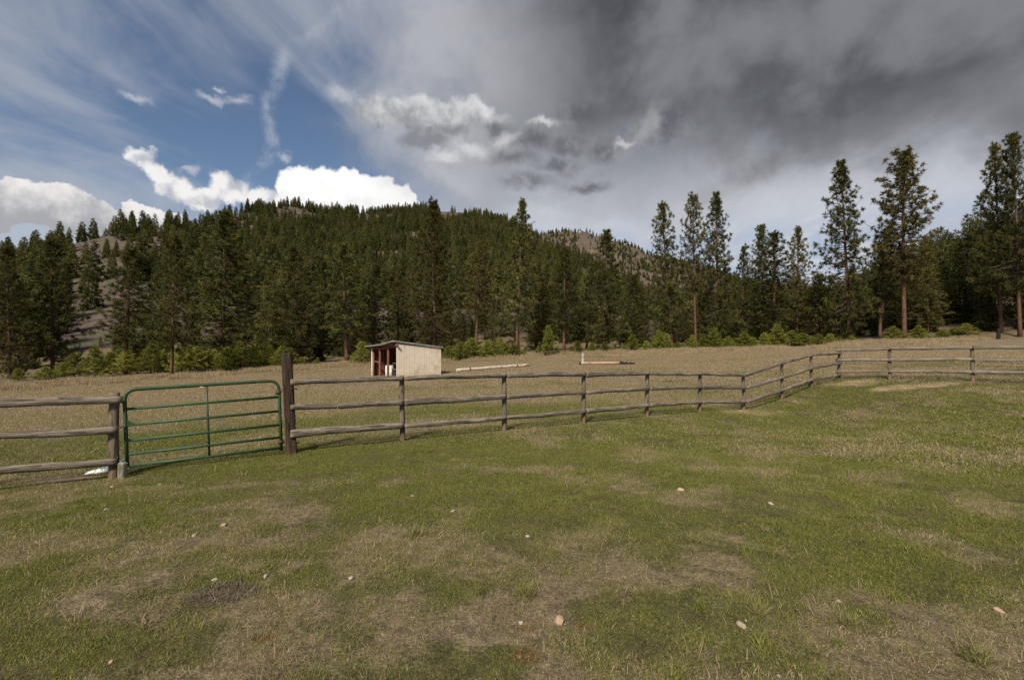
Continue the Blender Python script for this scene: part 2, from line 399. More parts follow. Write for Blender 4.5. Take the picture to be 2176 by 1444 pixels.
# ------------------------------------------------------------------ what grows where
def fence_side(x, y):
    """signed distance behind the long fence (positive = in the far field)"""
    d = np.array([0.826, 0.5637]); p0 = np.array([ctrl[1].x, ctrl[1].y])
    a = (x - p0[0]) * -d[1] + (y - p0[1]) * d[0]
    c = np.array([corner.x, corner.y])
    b = (x - c[0]) * -RD[1] + (y - c[1]) * RD[0]
    return np.where((x - c[0]) * d[0] + (y - c[1]) * d[1] > 0, b, np.minimum(a, 99)) if True else a
def blot(x, y, px, py, d, rx, ry):
    c = at(px, py, d); return np.clip(1 - np.hypot((x - c.x) / rx, (y - c.y) / ry), 0, 1)
def cover(x, y):
    """dry 0..1, straw 0..1, soil 0..1, moss 0..1"""
    x = np.asarray(x, dtype=float); y = np.asarray(y, dtype=float)
    r = np.hypot(x, y)
    big = fbm(x / 2.6, y / 2.6, 41, 4); med = fbm(x / .7, y / .7, 51, 3); wide = fbm(x / 11, y / 5, 61, 3)
    fs = fence_side(x, y)
    field = sstep(fs, -.3, 1.2)
    dry = (big - .5) * 1.0 + (med - .5) * 2.1 + (fbm(x / .22, y / .22, 55, 2) - .5) * 1.3 + .31
    # green strip running along the near side of the fence, drier towards the viewer
    strip = np.exp(-((fs + 1.9) / 1.7) ** 2)
    dry = dry - strip * .30 + .06 * sstep(-y, -3.6, -2.0)
    fd = .84 + (wide - .5) * 1.3 + (big - .5) * .9 + (med - .5) * .7 + .28 * sstep(fs, 6, 20) - .16 * np.exp(-((fs - 3.2) / 2.2) ** 2)
    dry = dry * (1 - field) + fd * field
    dry = dry + .45 * np.maximum(blot(x, y, 30, 1150, 4.3, 1.1, .7), blot(x, y, 1000, 1330, 3.0, .8, .45)) \
              + .6 * blot(x, y, 1240, 1250, 3.5, .8, .45) - .7 * blot(x, y, 1700, 1130, 4.6, 1.8, .8) - .7 * blot(x, y, 2050, 1200, 3.6, 1.0, .8)
    straw = np.maximum.reduce([blot(x, y, 1560, 866, 16.0, 2.2, 1.3), blot(x, y, 1815, 812, 19.3, 1.5, 1.0), blot(x, y, 1940, 815, 17.6, 2.6, .9)]) * 2.0 * (med + .15)
    soil = .45 * sstep(fbm(x / .6, y / .6, 71, 4), .62, .78) * (1 - .75 * field)
    soil = np.maximum(soil, .75 * np.maximum.reduce([blot(x, y, 1950, 893, 12.5, 2.4, .5), blot(x, y, 1900, 850, 14.8, 3.5, 1.6) * .8, blot(x, y, 660, 1115, 4.4, .7, .35), blot(x, y, 600, 1420, 2.45, .35, .25), blot(x, y, 470, 1255, 3.3, .4, .3)]) * (med + .45))
    moss = np.maximum.reduce([blot(x, y, 1240, 1320, 2.9, .17, .12), blot(x, y, 1110, 1390, 2.6, .25, .16), blot(x, y, 1120, 1335, 2.85, .14, .09), blot(x, y, 1640, 1248, 3.35, .14, .08), blot(x, y, 560, 1345, 2.8, .16, .10)]) * 1.3 * (med + .1)
    return np.clip(dry, 0, 1), np.clip(straw, 0, 1), np.clip(soil, 0, 1), np.clip(moss, 0, 1)

# ------------------------------------------------------------------ materials
def mat(name):
    m_ = bpy.data.materials.new(name); m_.use_nodes = True
    k = NT(m_.node_tree); k.n.clear()
    b = k.node('ShaderNodeBsdfPrincipled'); o = k.node('ShaderNodeOutputMaterial'); k.l.new(b.outputs[0], o.inputs[0])
    b.inputs['Specular IOR Level'].default_value = 0.25
    return m_, k, b, o
def bump(k, b, h, strength=.4, dist=.01):
    n = k.node('ShaderNodeBump'); n.inputs['Strength'].default_value = strength; n.inputs['Distance'].default_value = dist
    k.put(n.inputs['Height'], h); k.l.new(n.outputs[0], b.inputs['Normal'])
def m_ground():
    m_, k, b, o = mat('pasture')
    P = k.node('ShaderNodeNewGeometry').outputs['Position']
    dry = k.attr('dry')['Fac']; straw = k.attr('straw')['Fac']; soil = k.attr('soil')['Fac']; moss = k.attr('moss')['Fac']; wood = k.attr('wood')['Fac']
    f1 = k.noise(P, 9.0, 8, .7); f2 = k.noise(P, 1.7, 6, .62); f3 = k.noise(P, 42.0, 5, .7); f4 = k.noise(P, .42, 5, .6)
    green = k.mix(k.step(f1, .3, .7), (.034, .034, .011), (.088, .086, .026))
    tan = k.mix(k.step(f1, .28, .72), (.072, .053, .036), (.270, .208, .138))
    dd = k.m('ADD', dry, k.m('ADD', k.m('MULTIPLY', k.m('SUBTRACT', f2, .5), .9), k.m('MULTIPLY', k.m('SUBTRACT', f3, .5), 1.0)))
    c = k.mix(k.step(dd, .25, .75), green, tan)
    c = k.mix(k.step(f4, .3, .75, 0, .35), c, (.125, .088, .055))
    earth = k.mix(k.step(f3, .3, .7), (.060, .043, .027), (.165, .120, .078))
    c = k.mix(k.step(k.m('ADD', soil, k.m('MULTIPLY', k.m('SUBTRACT', f1, .5), .8)), .25, .75), c, earth)
    c = k.mix(k.step(k.m('ADD', straw, k.m('MULTIPLY', k.m('SUBTRACT', f1, .5), .9)), .25, .6), c, (.28, .205, .13))
    c = k.mix(k.step(k.m('ADD', moss, k.m('MULTIPLY', k.m('SUBTRACT', f3, .5), .9)), .35, .75), c, (.12, .050, .016))
    duff = k.mix(k.step(f2, .3, .7), (.060, .044, .025), (.17, .125, .072))
    c = k.mix(wood, c, duff)
    f5 = k.noise(P, 120.0, 4, .7)
    c = k.v('SCALE', c, scale=k.step(k.m('ADD', k.m('MULTIPLY', f5, .6), k.m('MULTIPLY', f3, .4)), .36, .64, .42, 1.65))
    k.put(b.inputs['Base Color'], c); b.inputs['Roughness'].default_value = .95
    bump(k, b, k.m('ADD', f1, k.m('MULTIPLY', f3, .8)), .9, .04)
    return m_
def m_hill():
    m_, k, b, o = mat('hillside')
    P = k.node('ShaderNodeNewGeometry').outputs['Position']
    f1 = k.noise(P, .08, 7, .65); f2 = k.noise(P, .5, 6, .65); f3 = k.noise(P, .02, 4, .5)
    c = k.mix(k.step(f2, .3, .7), (.042, .032, .028), (.120, .088, .073))
    c = k.mix(k.step(f1, .48, .66, 0, .75), c, (.060, .066, .028))
    c = k.mix(k.step(f3, .5, .72, 0, .6), c, (.145, .108, .085))
    k.put(b.inputs['Base Color'], c); b.inputs['Roughness'].default_value = .95
    bump(k, b, f2, .8, 1.0)
    return m_
def m_needles(name, dark, light, yellow=(.16, .12, .03), spread=.25, trans=.28):
    m_, k, b, o = mat(name)
    var = k.attr('var')['Fac']
    rnd = k.node('ShaderNodeObjectInfo').outputs['Random']
    c = k.mix(k.step(var, .0, 1.0, smooth=False), dark, light)
    c = k.mix(k.step(rnd, .35, 1.0, 0, spread), c, yellow)
    c = k.mix(k.step(var, .93, 1.0, 0, .5), c, (.13, .075, .028))
    r2 = k.m('FRACT', k.m('MULTIPLY', rnd, 13.7))
    c = k.v('SCALE', c, scale=k.m('MULTIPLY_ADD', r2, .65, .62))       # every tree its own depth of green
    dif = k.node('ShaderNodeBsdfDiffuse'); k.put(dif.inputs[0], c)
    tr = k.node('ShaderNodeBsdfTranslucent'); k.put(tr.inputs[0], c)
    mx = k.node('ShaderNodeMixShader'); mx.inputs[0].default_value = trans
    k.l.new(dif.outputs[0], mx.inputs[1]); k.l.new(tr.outputs[0], mx.inputs[2]); k.l.new(mx.outputs[0], o.inputs[0])
    return m_
def m_bark(name, a, bb, grey):
    m_, k, b, o = mat(name)
    P = k.node('ShaderNodeTexCoord').outputs['Object']
    st = k.v('MULTIPLY', P, (4.0, 4.0, .9))
    f = k.noise(st, 2.2, 5, .65); g = k.noise(P, .22, 3, .5)
    c = k.mix(k.step(f, .32, .68), a, bb)
    c = k.mix(k.step(g, .35, .7, 0, .6), c, grey)
    k.put(b.inputs['Base Color'], c); b.inputs['Roughness'].default_value = .9
    bump(k, b, f, .7, .05)
    return m_
def m_wood(name, dark, mid, light, lich=.25, stretch=(1.2, 16, 16), base_tint=None):
    m_, k, b, o = mat(name)
    P = k.node('ShaderNodeTexCoord').outputs['Object']
    rnd = k.node('ShaderNodeObjectInfo').outputs['Random']
    sh = k.v('ADD', P, k.xyz(k.m('MULTIPLY', rnd, 37.0), k.m('MULTIPLY', rnd, 11.0), k.m('MULTIPLY', rnd, 5.0)))
    st = k.v('MULTIPLY', sh, stretch)
    g = k.noise(st, 2.6, 8, .68, 2.2, .5); g2 = k.noise(st, .9, 4, .6); blot_ = k.noise(sh, 5.0, 5, .6)
    crack = k.step(k.noise(k.v('MULTIPLY', st, (.5, 1.6, 1.6)), 2.1, 3, .5, 2.0, .8), .40, .44)
    c = k.mix(k.step(g, .30, .70), dark, light)
    c = k.mix(k.step(g2, .3, .7, 0, .75), c, mid)
    c = k.mix(k.m('MULTIPLY', k.step(crack, 1.0, 0.0), .72), c, tuple(q * .30 for q in dark))
    c = k.mix(k.step(blot_, .60, .72, 0, lich), c, (.28, .29, .22))
    c = k.mix(k.step(rnd, 0, 1, 0, .45), c, k.mix(.5, c, dark))
    if base_tint:
        z = k.sep(P)[2]
        f = k.m('MULTIPLY', k.step(k.m('ADD', z, k.m('MULTIPLY', k.m('SUBTRACT', blot_, .5), .5)), .34, .06), .38)
        c = k.mix(f, c, base_tint)
    k.put(b.inputs['Base Color'], c); b.inputs['Roughness'].default_value = .85
    bump(k, b, k.m('SUBTRACT', g, k.m('MULTIPLY', k.m('SUBTRACT', 1.0, crack), .9)), .8, .012)
    return m_
def m_plain(name, c1, c2, scale=6, rough=.6, metal=0.0, bs=.2, dirt=None, dz=None):
    m_, k, b, o = mat(name)
    P = k.node('ShaderNodeTexCoord').outputs['Object']
    f = k.noise(P, scale, 6, .65)
    c = k.mix(k.step(f, .32, .68), c1, c2)
    if dirt:
        g = k.noise(P, scale * .45, 5, .7)
        c = k.mix(k.step(g, .50, .68, 0, .8), c, dirt)
        if dz:
            z = k.sep(P)[2]
            c = k.mix(k.step(k.m('ADD', z, k.m('MULTIPLY', k.m('SUBTRACT', g, .5), dz * 1.6)), dz, 0.0, 0, .6), c, dirt)
    k.put(b.inputs['Base Color'], c); b.inputs['Roughness'].default_value = rough; b.inputs['Metallic'].default_value = metal
    bump(k, b, f, bs, .01)
    return m_
def m_blade(name, lo, hi, alt, trans=.3):
    m_, k, b, o = mat(name)
    var = k.attr('var')['Fac']; tint = k.attr('tint', 'INSTANCER')['Fac']
    c = k.mix(var, lo, hi)
    c = k.mix(k.m('MULTIPLY', tint, .75), c, alt)
    dif = k.node('ShaderNodeBsdfDiffuse'); k.put(dif.inputs[0], c)
    tr = k.node('ShaderNodeBsdfTranslucent'); k.put(tr.inputs[0], c)
    mx = k.node('ShaderNodeMixShader'); mx.inputs[0].default_value = trans
    k.l.new(dif.outputs[0], mx.inputs[1]); k.l.new(tr.outputs[0], mx.inputs[2]); k.l.new(mx.outputs[0], o.inputs[0])
    return m_
M = {}
M['ground'] = m_ground(); M['hill'] = m_hill()
M['pine'] = m_needles('pine_needles', (.030, .034, .011), (.150, .152, .046), (.165, .125, .042), .4)
M['fir'] = m_needles('fir_needles', (.032, .038, .013), (.150, .158, .054), (.175, .155, .050), .5)
M['young'] = m_needles('young_needles', (.100, .120, .022), (.320, .335, .072), (.34, .30, .08), .35, .45)
M['bark'] = m_bark('orange_bark', (.052, .027, .018), (.150, .076, .046), (.065, .048, .038))
M['barkdark'] = m_bark('dark_bark', (.030, .022, .018), (.090, .062, .048), (.06, .05, .045))
M['barkgrey'] = m_bark('grey_bark', (.09, .075, .065), (.22, .185, .16), (.15, .13, .12))
M['rail'] = m_wood('weathered_rail', (.060, .048, .037), (.165, .135, .106), (.320, .280, .230), .3)
M['post'] = m_wood('weathered_post', (.075, .058, .042), (.150, .120, .088), (.215, .180, .135), .35, (16, 16, 1.2), (.17, .095, .045))
M['tie'] = m_wood('old_tie', (.016, .009, .006), (.046, .027, .017), (.095, .062, .042), .0, (13, 13, 1.0), (.11, .065, .038))
M['stub'] = m_wood('pale_stub', (.15, .14, .10), (.26, .25, .19), (.36, .34, .27), .3, (13, 13, 1.2))
M['peeled'] = m_plain('peeled_log', (.46, .40, .33), (.33, .27, .21), 3, .8, 0, .3, (.15, .10, .07))
M['rustpipe'] = m_plain('brown_pipe', (.30, .19, .14), (.40, .27, .20), 4, .6, 0, .3, (.16, .09, .06))
M['charred'] = m_plain('charred_wood', (.006, .005, .005), (.022, .018, .016), 9, .8, 0, .6)
M['gate'] = m_plain('green_gate_paint', (.022, .054, .026), (.034, .078, .038), 5, .5, 0, .15, (.060, .052, .036))
M['iron'] = m_plain('rusty_iron', (.055, .028, .018), (.11, .055, .032), 30, .75, .3, .4)
M['chain'] = m_plain('dull_steel', (.06, .055, .05), (.13, .12, .11), 30, .5, .7, .2)
M['siding'] = m_plain('cream_siding', (.58, .50, .41), (.66, .58, .48), 2.2, .7, 0, .15, (.44, .35, .245), .35)
M['inner'] = m_wood('rust_brown_boards', (.080, .030, .014), (.160, .062, .028), (.250, .105, .048), .0, (14, 14, 1.0))
M['redpole'] = m_wood('red_brown_pole', (.11, .045, .028), (.20, .085, .055), (.28, .13, .09), .0, (12, 12, 1.2))
M['roof'] = m_plain('grey_roofing', (.20, .195, .19), (.32, .31, .30), 3, .6, .1, .2, (.13, .11, .09))
M['white'] = m_plain('white_plastic', (.66, .66, .63), (.75, .75, .72), 5, .5, 0, .1, (.45, .42, .36))
M['greybox'] = m_plain('grey_crate', (.23, .23, .22), (.33, .33, .32), 6, .6, 0, .1)
M['dark'] = m_plain('dark_lumber', (.02, .018, .016), (.06, .05, .045), 6, .8, 0, .3)
M['tarp'] = m_plain('white_tarp', (.62, .65, .70), (.78, .80, .84), 14, .35, 0, .3)
M['bluetarp'] = m_plain('blue_grey_tarp', (.13, .17, .20), (.24, .28, .32), 14, .4, 0, .3)
M['rock'] = m_plain('pale_rock', (.26, .20, .15), (.38, .31, .25), 9, .85, 0, .5)
M['rockpink'] = m_plain('pink_rock', (.33, .21, .15), (.43, .30, .22), 9, .85, 0, .5)
M['rockgrey'] = m_plain('grey_rock', (.22, .20, .18), (.36, .33, .30), 9, .85, 0, .5)
M['twig'] = m_plain('dead_twigs', (.055, .040, .032), (.15, .115, .090), 20, .9, 0, .2)
M['bgreen'] = m_blade('grass_blade_green', (.048, .068, .013), (.205, .240, .050), (.25, .228, .072))
M['bdry'] = m_blade('grass_blade_dry', (.165, .118, .072), (.52, .42, .275), (.28, .225, .11))
M['bfield'] = m_blade('grass_blade_field', (.195, .142, .090), (.44, .345, .228), (.28, .22, .125))
M['tuft'] = m_blade('grass_tuft_yellow', (.13, .13, .045), (.30, .27, .12), (.3, .27, .12))

# ------------------------------------------------------------------ ground sheets (rings around the camera)
def rings(name, r, az, m_, kind_label):
    R_, A_ = np.meshgrid(r, az, indexing='ij')
    X, Y = R_ * np.sin(A_), R_ * np.cos(A_)
    Z = H(X, Y)
    nr, na = R_.shape
    i, j = np.meshgrid(np.arange(nr - 1), np.arange(na), indexing='ij')
    j2 = (j + 1) % na
    q = np.stack([i * na + j, (i + 1) * na + j, (i + 1) * na + j2, i * na + j2], -1).reshape(-1, 4)
    x, y = X.ravel(), Y.ravel()
    dry, straw, soil, moss = cover(x, y)
    rr = np.hypot(x, y)
    edge = np.interp(np.arctan2(x, y), [-.9, -.6, -.3, 0, .3, .6, .8], [62, 68, 71, 71, 73, 82, 88]) + (fbm(x / 4, y / 4, 81, 3) - .5) * 8
    wood = sstep(rr, edge, edge + 7)
    me = mesh(name, np.c_[x, y, Z.ravel()], q, [m_], None, {'dry': dry, 'straw': straw, 'soil': soil, 'moss': moss, 'wood': wood}, True)
    o = link(name, me); o['kind'] = 'structure'
    return o
fine_az = np.radians(np.arange(-62, 62.01, .25)); coarse = np.radians(np.arange(65, 296, 5.0))
AZ = np.r_[fine_az, coarse]
rn = np.r_[0.02, 0.3, np.geomspace(1.2, 112, 250)]
rings('ground', rn, AZ, M['ground'], 'pasture')
rings('hillside', np.r_[112, np.geomspace(114, 3200, 190)], AZ, M['hill'], 'hills')
# ------------------------------------------------------------------ vegetation builders
def tufts(g, rng, cen, dirs, size, S, width, spread=.9, var=None, mi=0):
    """bunches of S needle sprays at each centre"""
    N = len(cen)
    v = dirs[:, None, :] + spread * rng.normal(size=(N, S, 3))
    v /= np.linalg.norm(v, axis=2, keepdims=True) + 1e-9
    sd_ = np.cross(v, rng.normal(size=(N, S, 3))); sd_ /= np.linalg.norm(sd_, axis=2, keepdims=True) + 1e-9
    L = (size[:, None] * rng.uniform(.65, 1.15, (N, S)))[..., None]
    w = L * width * rng.uniform(.7, 1.3, (N, S, 1))
    c = cen[:, None, :] + v * L * .08
    a, b, t = c - sd_ * w * .45 + v * L * .25, c + sd_ * w * .45 + v * L * .25, c + v * L
    r0 = c
    V = np.stack([r0, a, t, b], 2).reshape(-1, 3)
    n = N * S; base = np.arange(n)[:, None] * 4
    T = np.concatenate([base + np.array([0, 1, 2]), base + np.array([0, 2, 3])])
    vv = rng.uniform(0, 1, N) if var is None else var
    vv = np.clip(np.repeat(vv, S * 4) + rng.normal(0, .08, n * 4), 0, 1)
    g.add(V, T, vv, mi)

def pine(seed, Ht=25.0, cb=.3, Rc=3.2, nbr=110, per=8, S=12, size=.62, shape=.75, sparse=0.0, stubs=14):
    """ponderosa pine: bare orange trunk, clumps of long needles at the ends of upswept limbs"""
    rng = np.random.default_rng(seed)
    tr = Geo(); cr = Geo()
    nz = 14
    zz = np.linspace(0, 1, nz)
    wx, wy = rng.normal(0, .05, 2)
    bend = np.c_[np.sin(zz * 3 + seed) * wx * 4 * zz, np.cos(zz * 2.3 + seed) * wy * 4 * zz, zz * Ht]
    r0 = .0098 * Ht
    rr = r0 * (1 - zz) ** .8 + .035; rr[0] *= 1.35
    v, t = tube(bend, rr, 9); tr.add(v, t)
    def axis(h): return np.array([np.interp(h, bend[:, 2], bend[:, i]) for i in range(3)])
    cen, dr, sz, vr = [], [], [], []
    ga = rng.uniform(0, 6.28)
    lobes = rng.uniform(0, 6.28, 3)
    for i in range(nbr):
        u = (i + rng.uniform(-.5, .5)) / nbr; u = min(max(u, 0.0), .985)
        if rng.uniform() < sparse: continue
        h = Ht * (cb + (1 - cb) * u)
        ga += 2.4 + rng.normal(0, .35)
        prof = min(1.0, .42 + u / .28) * (1 - u) ** shape + .10
        lop = 1 + .12 * math.sin(ga + lobes[0]) + .14 * math.sin(u * 17 + lobes[1]) * math.sin(ga * 2 + lobes[2])
        L = Rc * prof * rng.uniform(.5, 1.15) * lop
        el = np.interp(u, [0, .3, .7, 1.0], [-.30, -.05, .35, .95]) + rng.normal(0, .12)
        d = np.array([math.cos(ga) * math.cos(el), math.sin(ga) * math.cos(el), math.sin(el)])
        p0 = axis(h); p1 = p0 + d * L * .55; p2 = p0 + d * L + np.array([0, 0, .16 * L + rng.normal(0, .08 * L)])
        if L > .8:
            v, t = tube([p0, p1, p2], [max(.02, .020 * L), .016 * L, .012], 3, cap=False); tr.add(v, t, .3, 1)
        n = max(3, int(per * (.35 + .65 * L / Rc) * rng.uniform(.7, 1.3)))
        s = 1 - rng.uniform(0, 1, n) ** 1.25 * (.80 if L > 1.2 else .95)
        s[0] = 1.0
        base = np.where((s < .55)[:, None], p0 + (p1 - p0) * (s / .55)[:, None], p1 + (p2 - p1) * ((s - .55) / .45)[:, None])
        lat = np.cross(d, [0, 0, 1]); lat /= np.linalg.norm(lat) + 1e-9
        c = base + lat * (rng.uniform(-1, 1, n) * .36 * L * (s * 1.1 - .1) * (1.25 - s))[:, None] + np.c_[np.zeros(n), np.zeros(n), rng.normal(.10, .18, n)]
        cen.append(c); dr.append(d * .75 + np.array([0, 0, .55]) + rng.normal(0, .25, (n, 3)))
        sz.append(size * rng.uniform(.7, 1.2, n)); vr.append(np.clip(rng.normal(.45, .22) + rng.normal(0, .16, n), 0, 1))
    top = axis(Ht * .992)
    cen.append(top[None] + rng.normal(0, .12, (5, 3))); dr.append(np.tile([0, 0, 1.0], (5, 1))); sz.append(np.full(5, size * .8)); vr.append(np.full(5, .6))
    for i in range(stubs):
        h = Ht * rng.uniform(.12, cb + .12); a = rng.uniform(0, 6.28); L = rng.uniform(.5, 1.6)
        p0 = axis(h); d = np.array([math.cos(a), math.sin(a), rng.uniform(-.35, .1)])
        v, t = tube([p0, p0 + d * L], [.035, .012], 3, cap=False); tr.add(v, t, .3, 1)
    tufts(cr, rng, np.concatenate(cen), np.concatenate(dr), np.concatenate(sz), S, .21, 1.1, np.concatenate(vr))
    return tr, cr

def fir(seed, Ht=16.0, Rc=2.3, nbr=130, per=4, S=7, size=.8, cb=.04, shape=.85, width=.26):
    """narrow conical conifer with drooping sprays"""
    rng = np.random.default_rng(seed)
    tr = Geo(); cr = Geo()
    v, t = tube([(0, 0, 0), (0, 0, Ht * .5), (0, 0, Ht)], [.011 * Ht, .007 * Ht, .02], 6); tr.add(v, t)
    cen, dr, sz, vr = [], [], [], []
    for i in range(nbr):
        u = (i + rng.uniform()) / nbr; h = Ht * (cb + (1 - cb) * u); a = i * 2.4 + rng.normal(0, .4)
        L = Rc * ((1 - u) ** shape * rng.uniform(.6, 1.15) + .05)
        d = np.array([math.cos(a), math.sin(a), np.interp(u, [0, .6, 1], [-.35, -.12, .4])])
        n = max(2, int(per * (.4 + L / Rc)))
        s = np.sqrt(rng.uniform(.08, 1, n)); s[0] = 1
        c = np.array([0, 0, h]) + d * L * s[:, None] + rng.normal(0, .10 * Rc, (n, 3)) * np.array([1, 1, .5])
        cen.append(c); dr.append(d + np.array([0, 0, -.05]) + rng.normal(0, .2, (n, 3))); sz.append(size * rng.uniform(.7, 1.15, n) * (.5 + .5 * (1 - u)))
        vr.append(np.clip(rng.normal(.45, .2) + rng.normal(0, .15, n), 0, 1))
    cen.append(np.array([[0, 0, Ht * .97]])); dr.append(np.array([[0, 0, 1.0]])); sz.append(np.array([size])); vr.append(np.array([.5]))
    tufts(cr, rng, np.concatenate(cen), np.concatenate(dr), np.concatenate(sz), S, width, .6, np.concatenate(vr))
    return tr, cr

def two(name, trcr, bark, needles):
    tr, cr = trcr
    return tr.mesh(name + '_trunk', [M[bark], M['barkdark']], True), cr.mesh(name + '_crown', [M[needles]])
KIND = {
    'dense0': two('pine_a', pine(1, 25, .07, 4.6, 230, 7, 20, 0.52, .72), 'bark', 'pine'),
    'dense1': two('pine_b', pine(2, 25, .12, 4.3, 210, 7, 20, 0.52, .62), 'bark', 'pine'),
    'dense2': two('pine_c', pine(3, 25, .05, 4.8, 240, 7, 20, 0.52, .85), 'bark', 'pine'),
    'mid0': two('pine_d', pine(4, 25, .24, 4.2, 180, 7, 20, 0.52, .62), 'bark', 'pine'),
    'mid1': two('pine_e', pine(5, 25, .20, 4.2, 185, 7, 20, 0.52, .75), 'bark', 'pine'),
    'high0': two('pine_f', pine(6, 25, .38, 4.0, 150, 7, 20, 0.50, .50), 'bark', 'pine'),
    'oval0': two('pine_o', pine(19, 25, .36, 3.9, 185, 8, 20, .52, .42), 'bark', 'pine'),
    'high1': two('pine_g', pine(7, 25, .42, 3.8, 120, 6, 20, 0.50, .58), 'bark', 'pine'),
    'sparse0': two('pine_h', pine(8, 25, .34, 3.2, 105, 5, 20, 0.44, .6, .25, 30), 'barkdark', 'pine'),
    'fir0': two('fir_a', fir(11, 16, 2.9, 230, 8, 8, .68), 'barkdark', 'fir'),
    'fir1': two('fir_b', fir(12, 16, 2.5, 220, 7, 8, .66, .06, .75), 'barkdark', 'fir'),
    'fir2': two('fir_c', fir(13, 16, 3.2, 210, 8, 8, .70, .03, .95), 'barkdark', 'fir'),
}
BASEH = {k_: (16.0 if k_.startswith('fir') else 25.0) for k_ in KIND}
BASER = dict(dense0=3.2, dense1=3.0, dense2=3.3, mid0=2.9, mid1=2.9, high0=2.8, oval0=2.9, high1=2.6, sparse0=2.2, fir0=2.5, fir1=2.2, fir2=2.7)

def plant(kind, x, y, height, radius, label, group, name='pine_tree', tilt=(0, 0), rot=None, rnd=random):
    s = height / BASEH[kind]; r = radius / BASER[kind]
    o = thing(name, label, 'tree' if name != 'young_pine' else 'young tree', (x, y, hz(x, y) - .12), group)
    o.rotation_euler = (tilt[1], tilt[0], rnd.uniform(0, 6.28) if rot is None else rot)
    if tilt != (0, 0): o.rotation_euler = (tilt[1], tilt[0], 0)
    o.scale = (r, r, s)
    tm, cm = KIND[kind]
    link('trunk', tm, o); link('crown', cm, o)
    return o

# ------------------------------------------------------------------ telling look-alikes apart
ORD = ['first', 'second', 'third', 'fourth', 'fifth', 'sixth', 'seventh', 'eighth', 'ninth', 'tenth', 'eleventh', 'twelfth', 'thirteenth', 'fourteenth', 'fifteenth', 'sixteenth', 'seventeenth', 'eighteenth', 'nineteenth', 'twentieth']
PLACES = [(60, 'above the short left fence'), (250, 'left of the gate'), (440, "above the gate's latch end"), (600, "above the gate's hinge end"), (720, 'above the tall post'), (850, 'behind the shed front'), (960, 'behind the shed wall'),
          (1130, 'above the peeled log'), (1250, 'left of the brown pipe'), (1400, 'above the brown pipe'), (1580, 'above the low fence end'), (1730, 'above the rising fence'), (1860, 'above the fence corner'), (2000, 'right of the fence corner'), (9999, 'above the right fence')]
LOOK = {'dense': 'bushy pine', 'mid': 'bare-footed pine', 'fir0': 'narrow fir', 'fir1': 'slim fir', 'fir2': 'broad fir', 'high': 'long-trunked pine', 'oval': 'oval-crowned pine', 'sparse': 'thin pine'}
def look(kind): return LOOK.get(kind, LOOK.get(kind.rstrip('0123456789')))
def single_out(objs, text):
    """objs: (object, pixel column, look); numbers the look-alikes of one place from the left"""
    bins = {}
    for o, px, lk in objs:
        pl = next(n for lim, n in PLACES if px < lim); bins.setdefault((pl, lk), []).append((px, o))
    for (pl, lk), lst in bins.items():
        lst.sort(key=lambda t: t[0])
        for i, (px, o) in enumerate(lst):
            o['label'] = text % ((lk if len(lst) == 1 else ORD[min(i, 19)] + ' ' + lk + ' from the left'), pl)

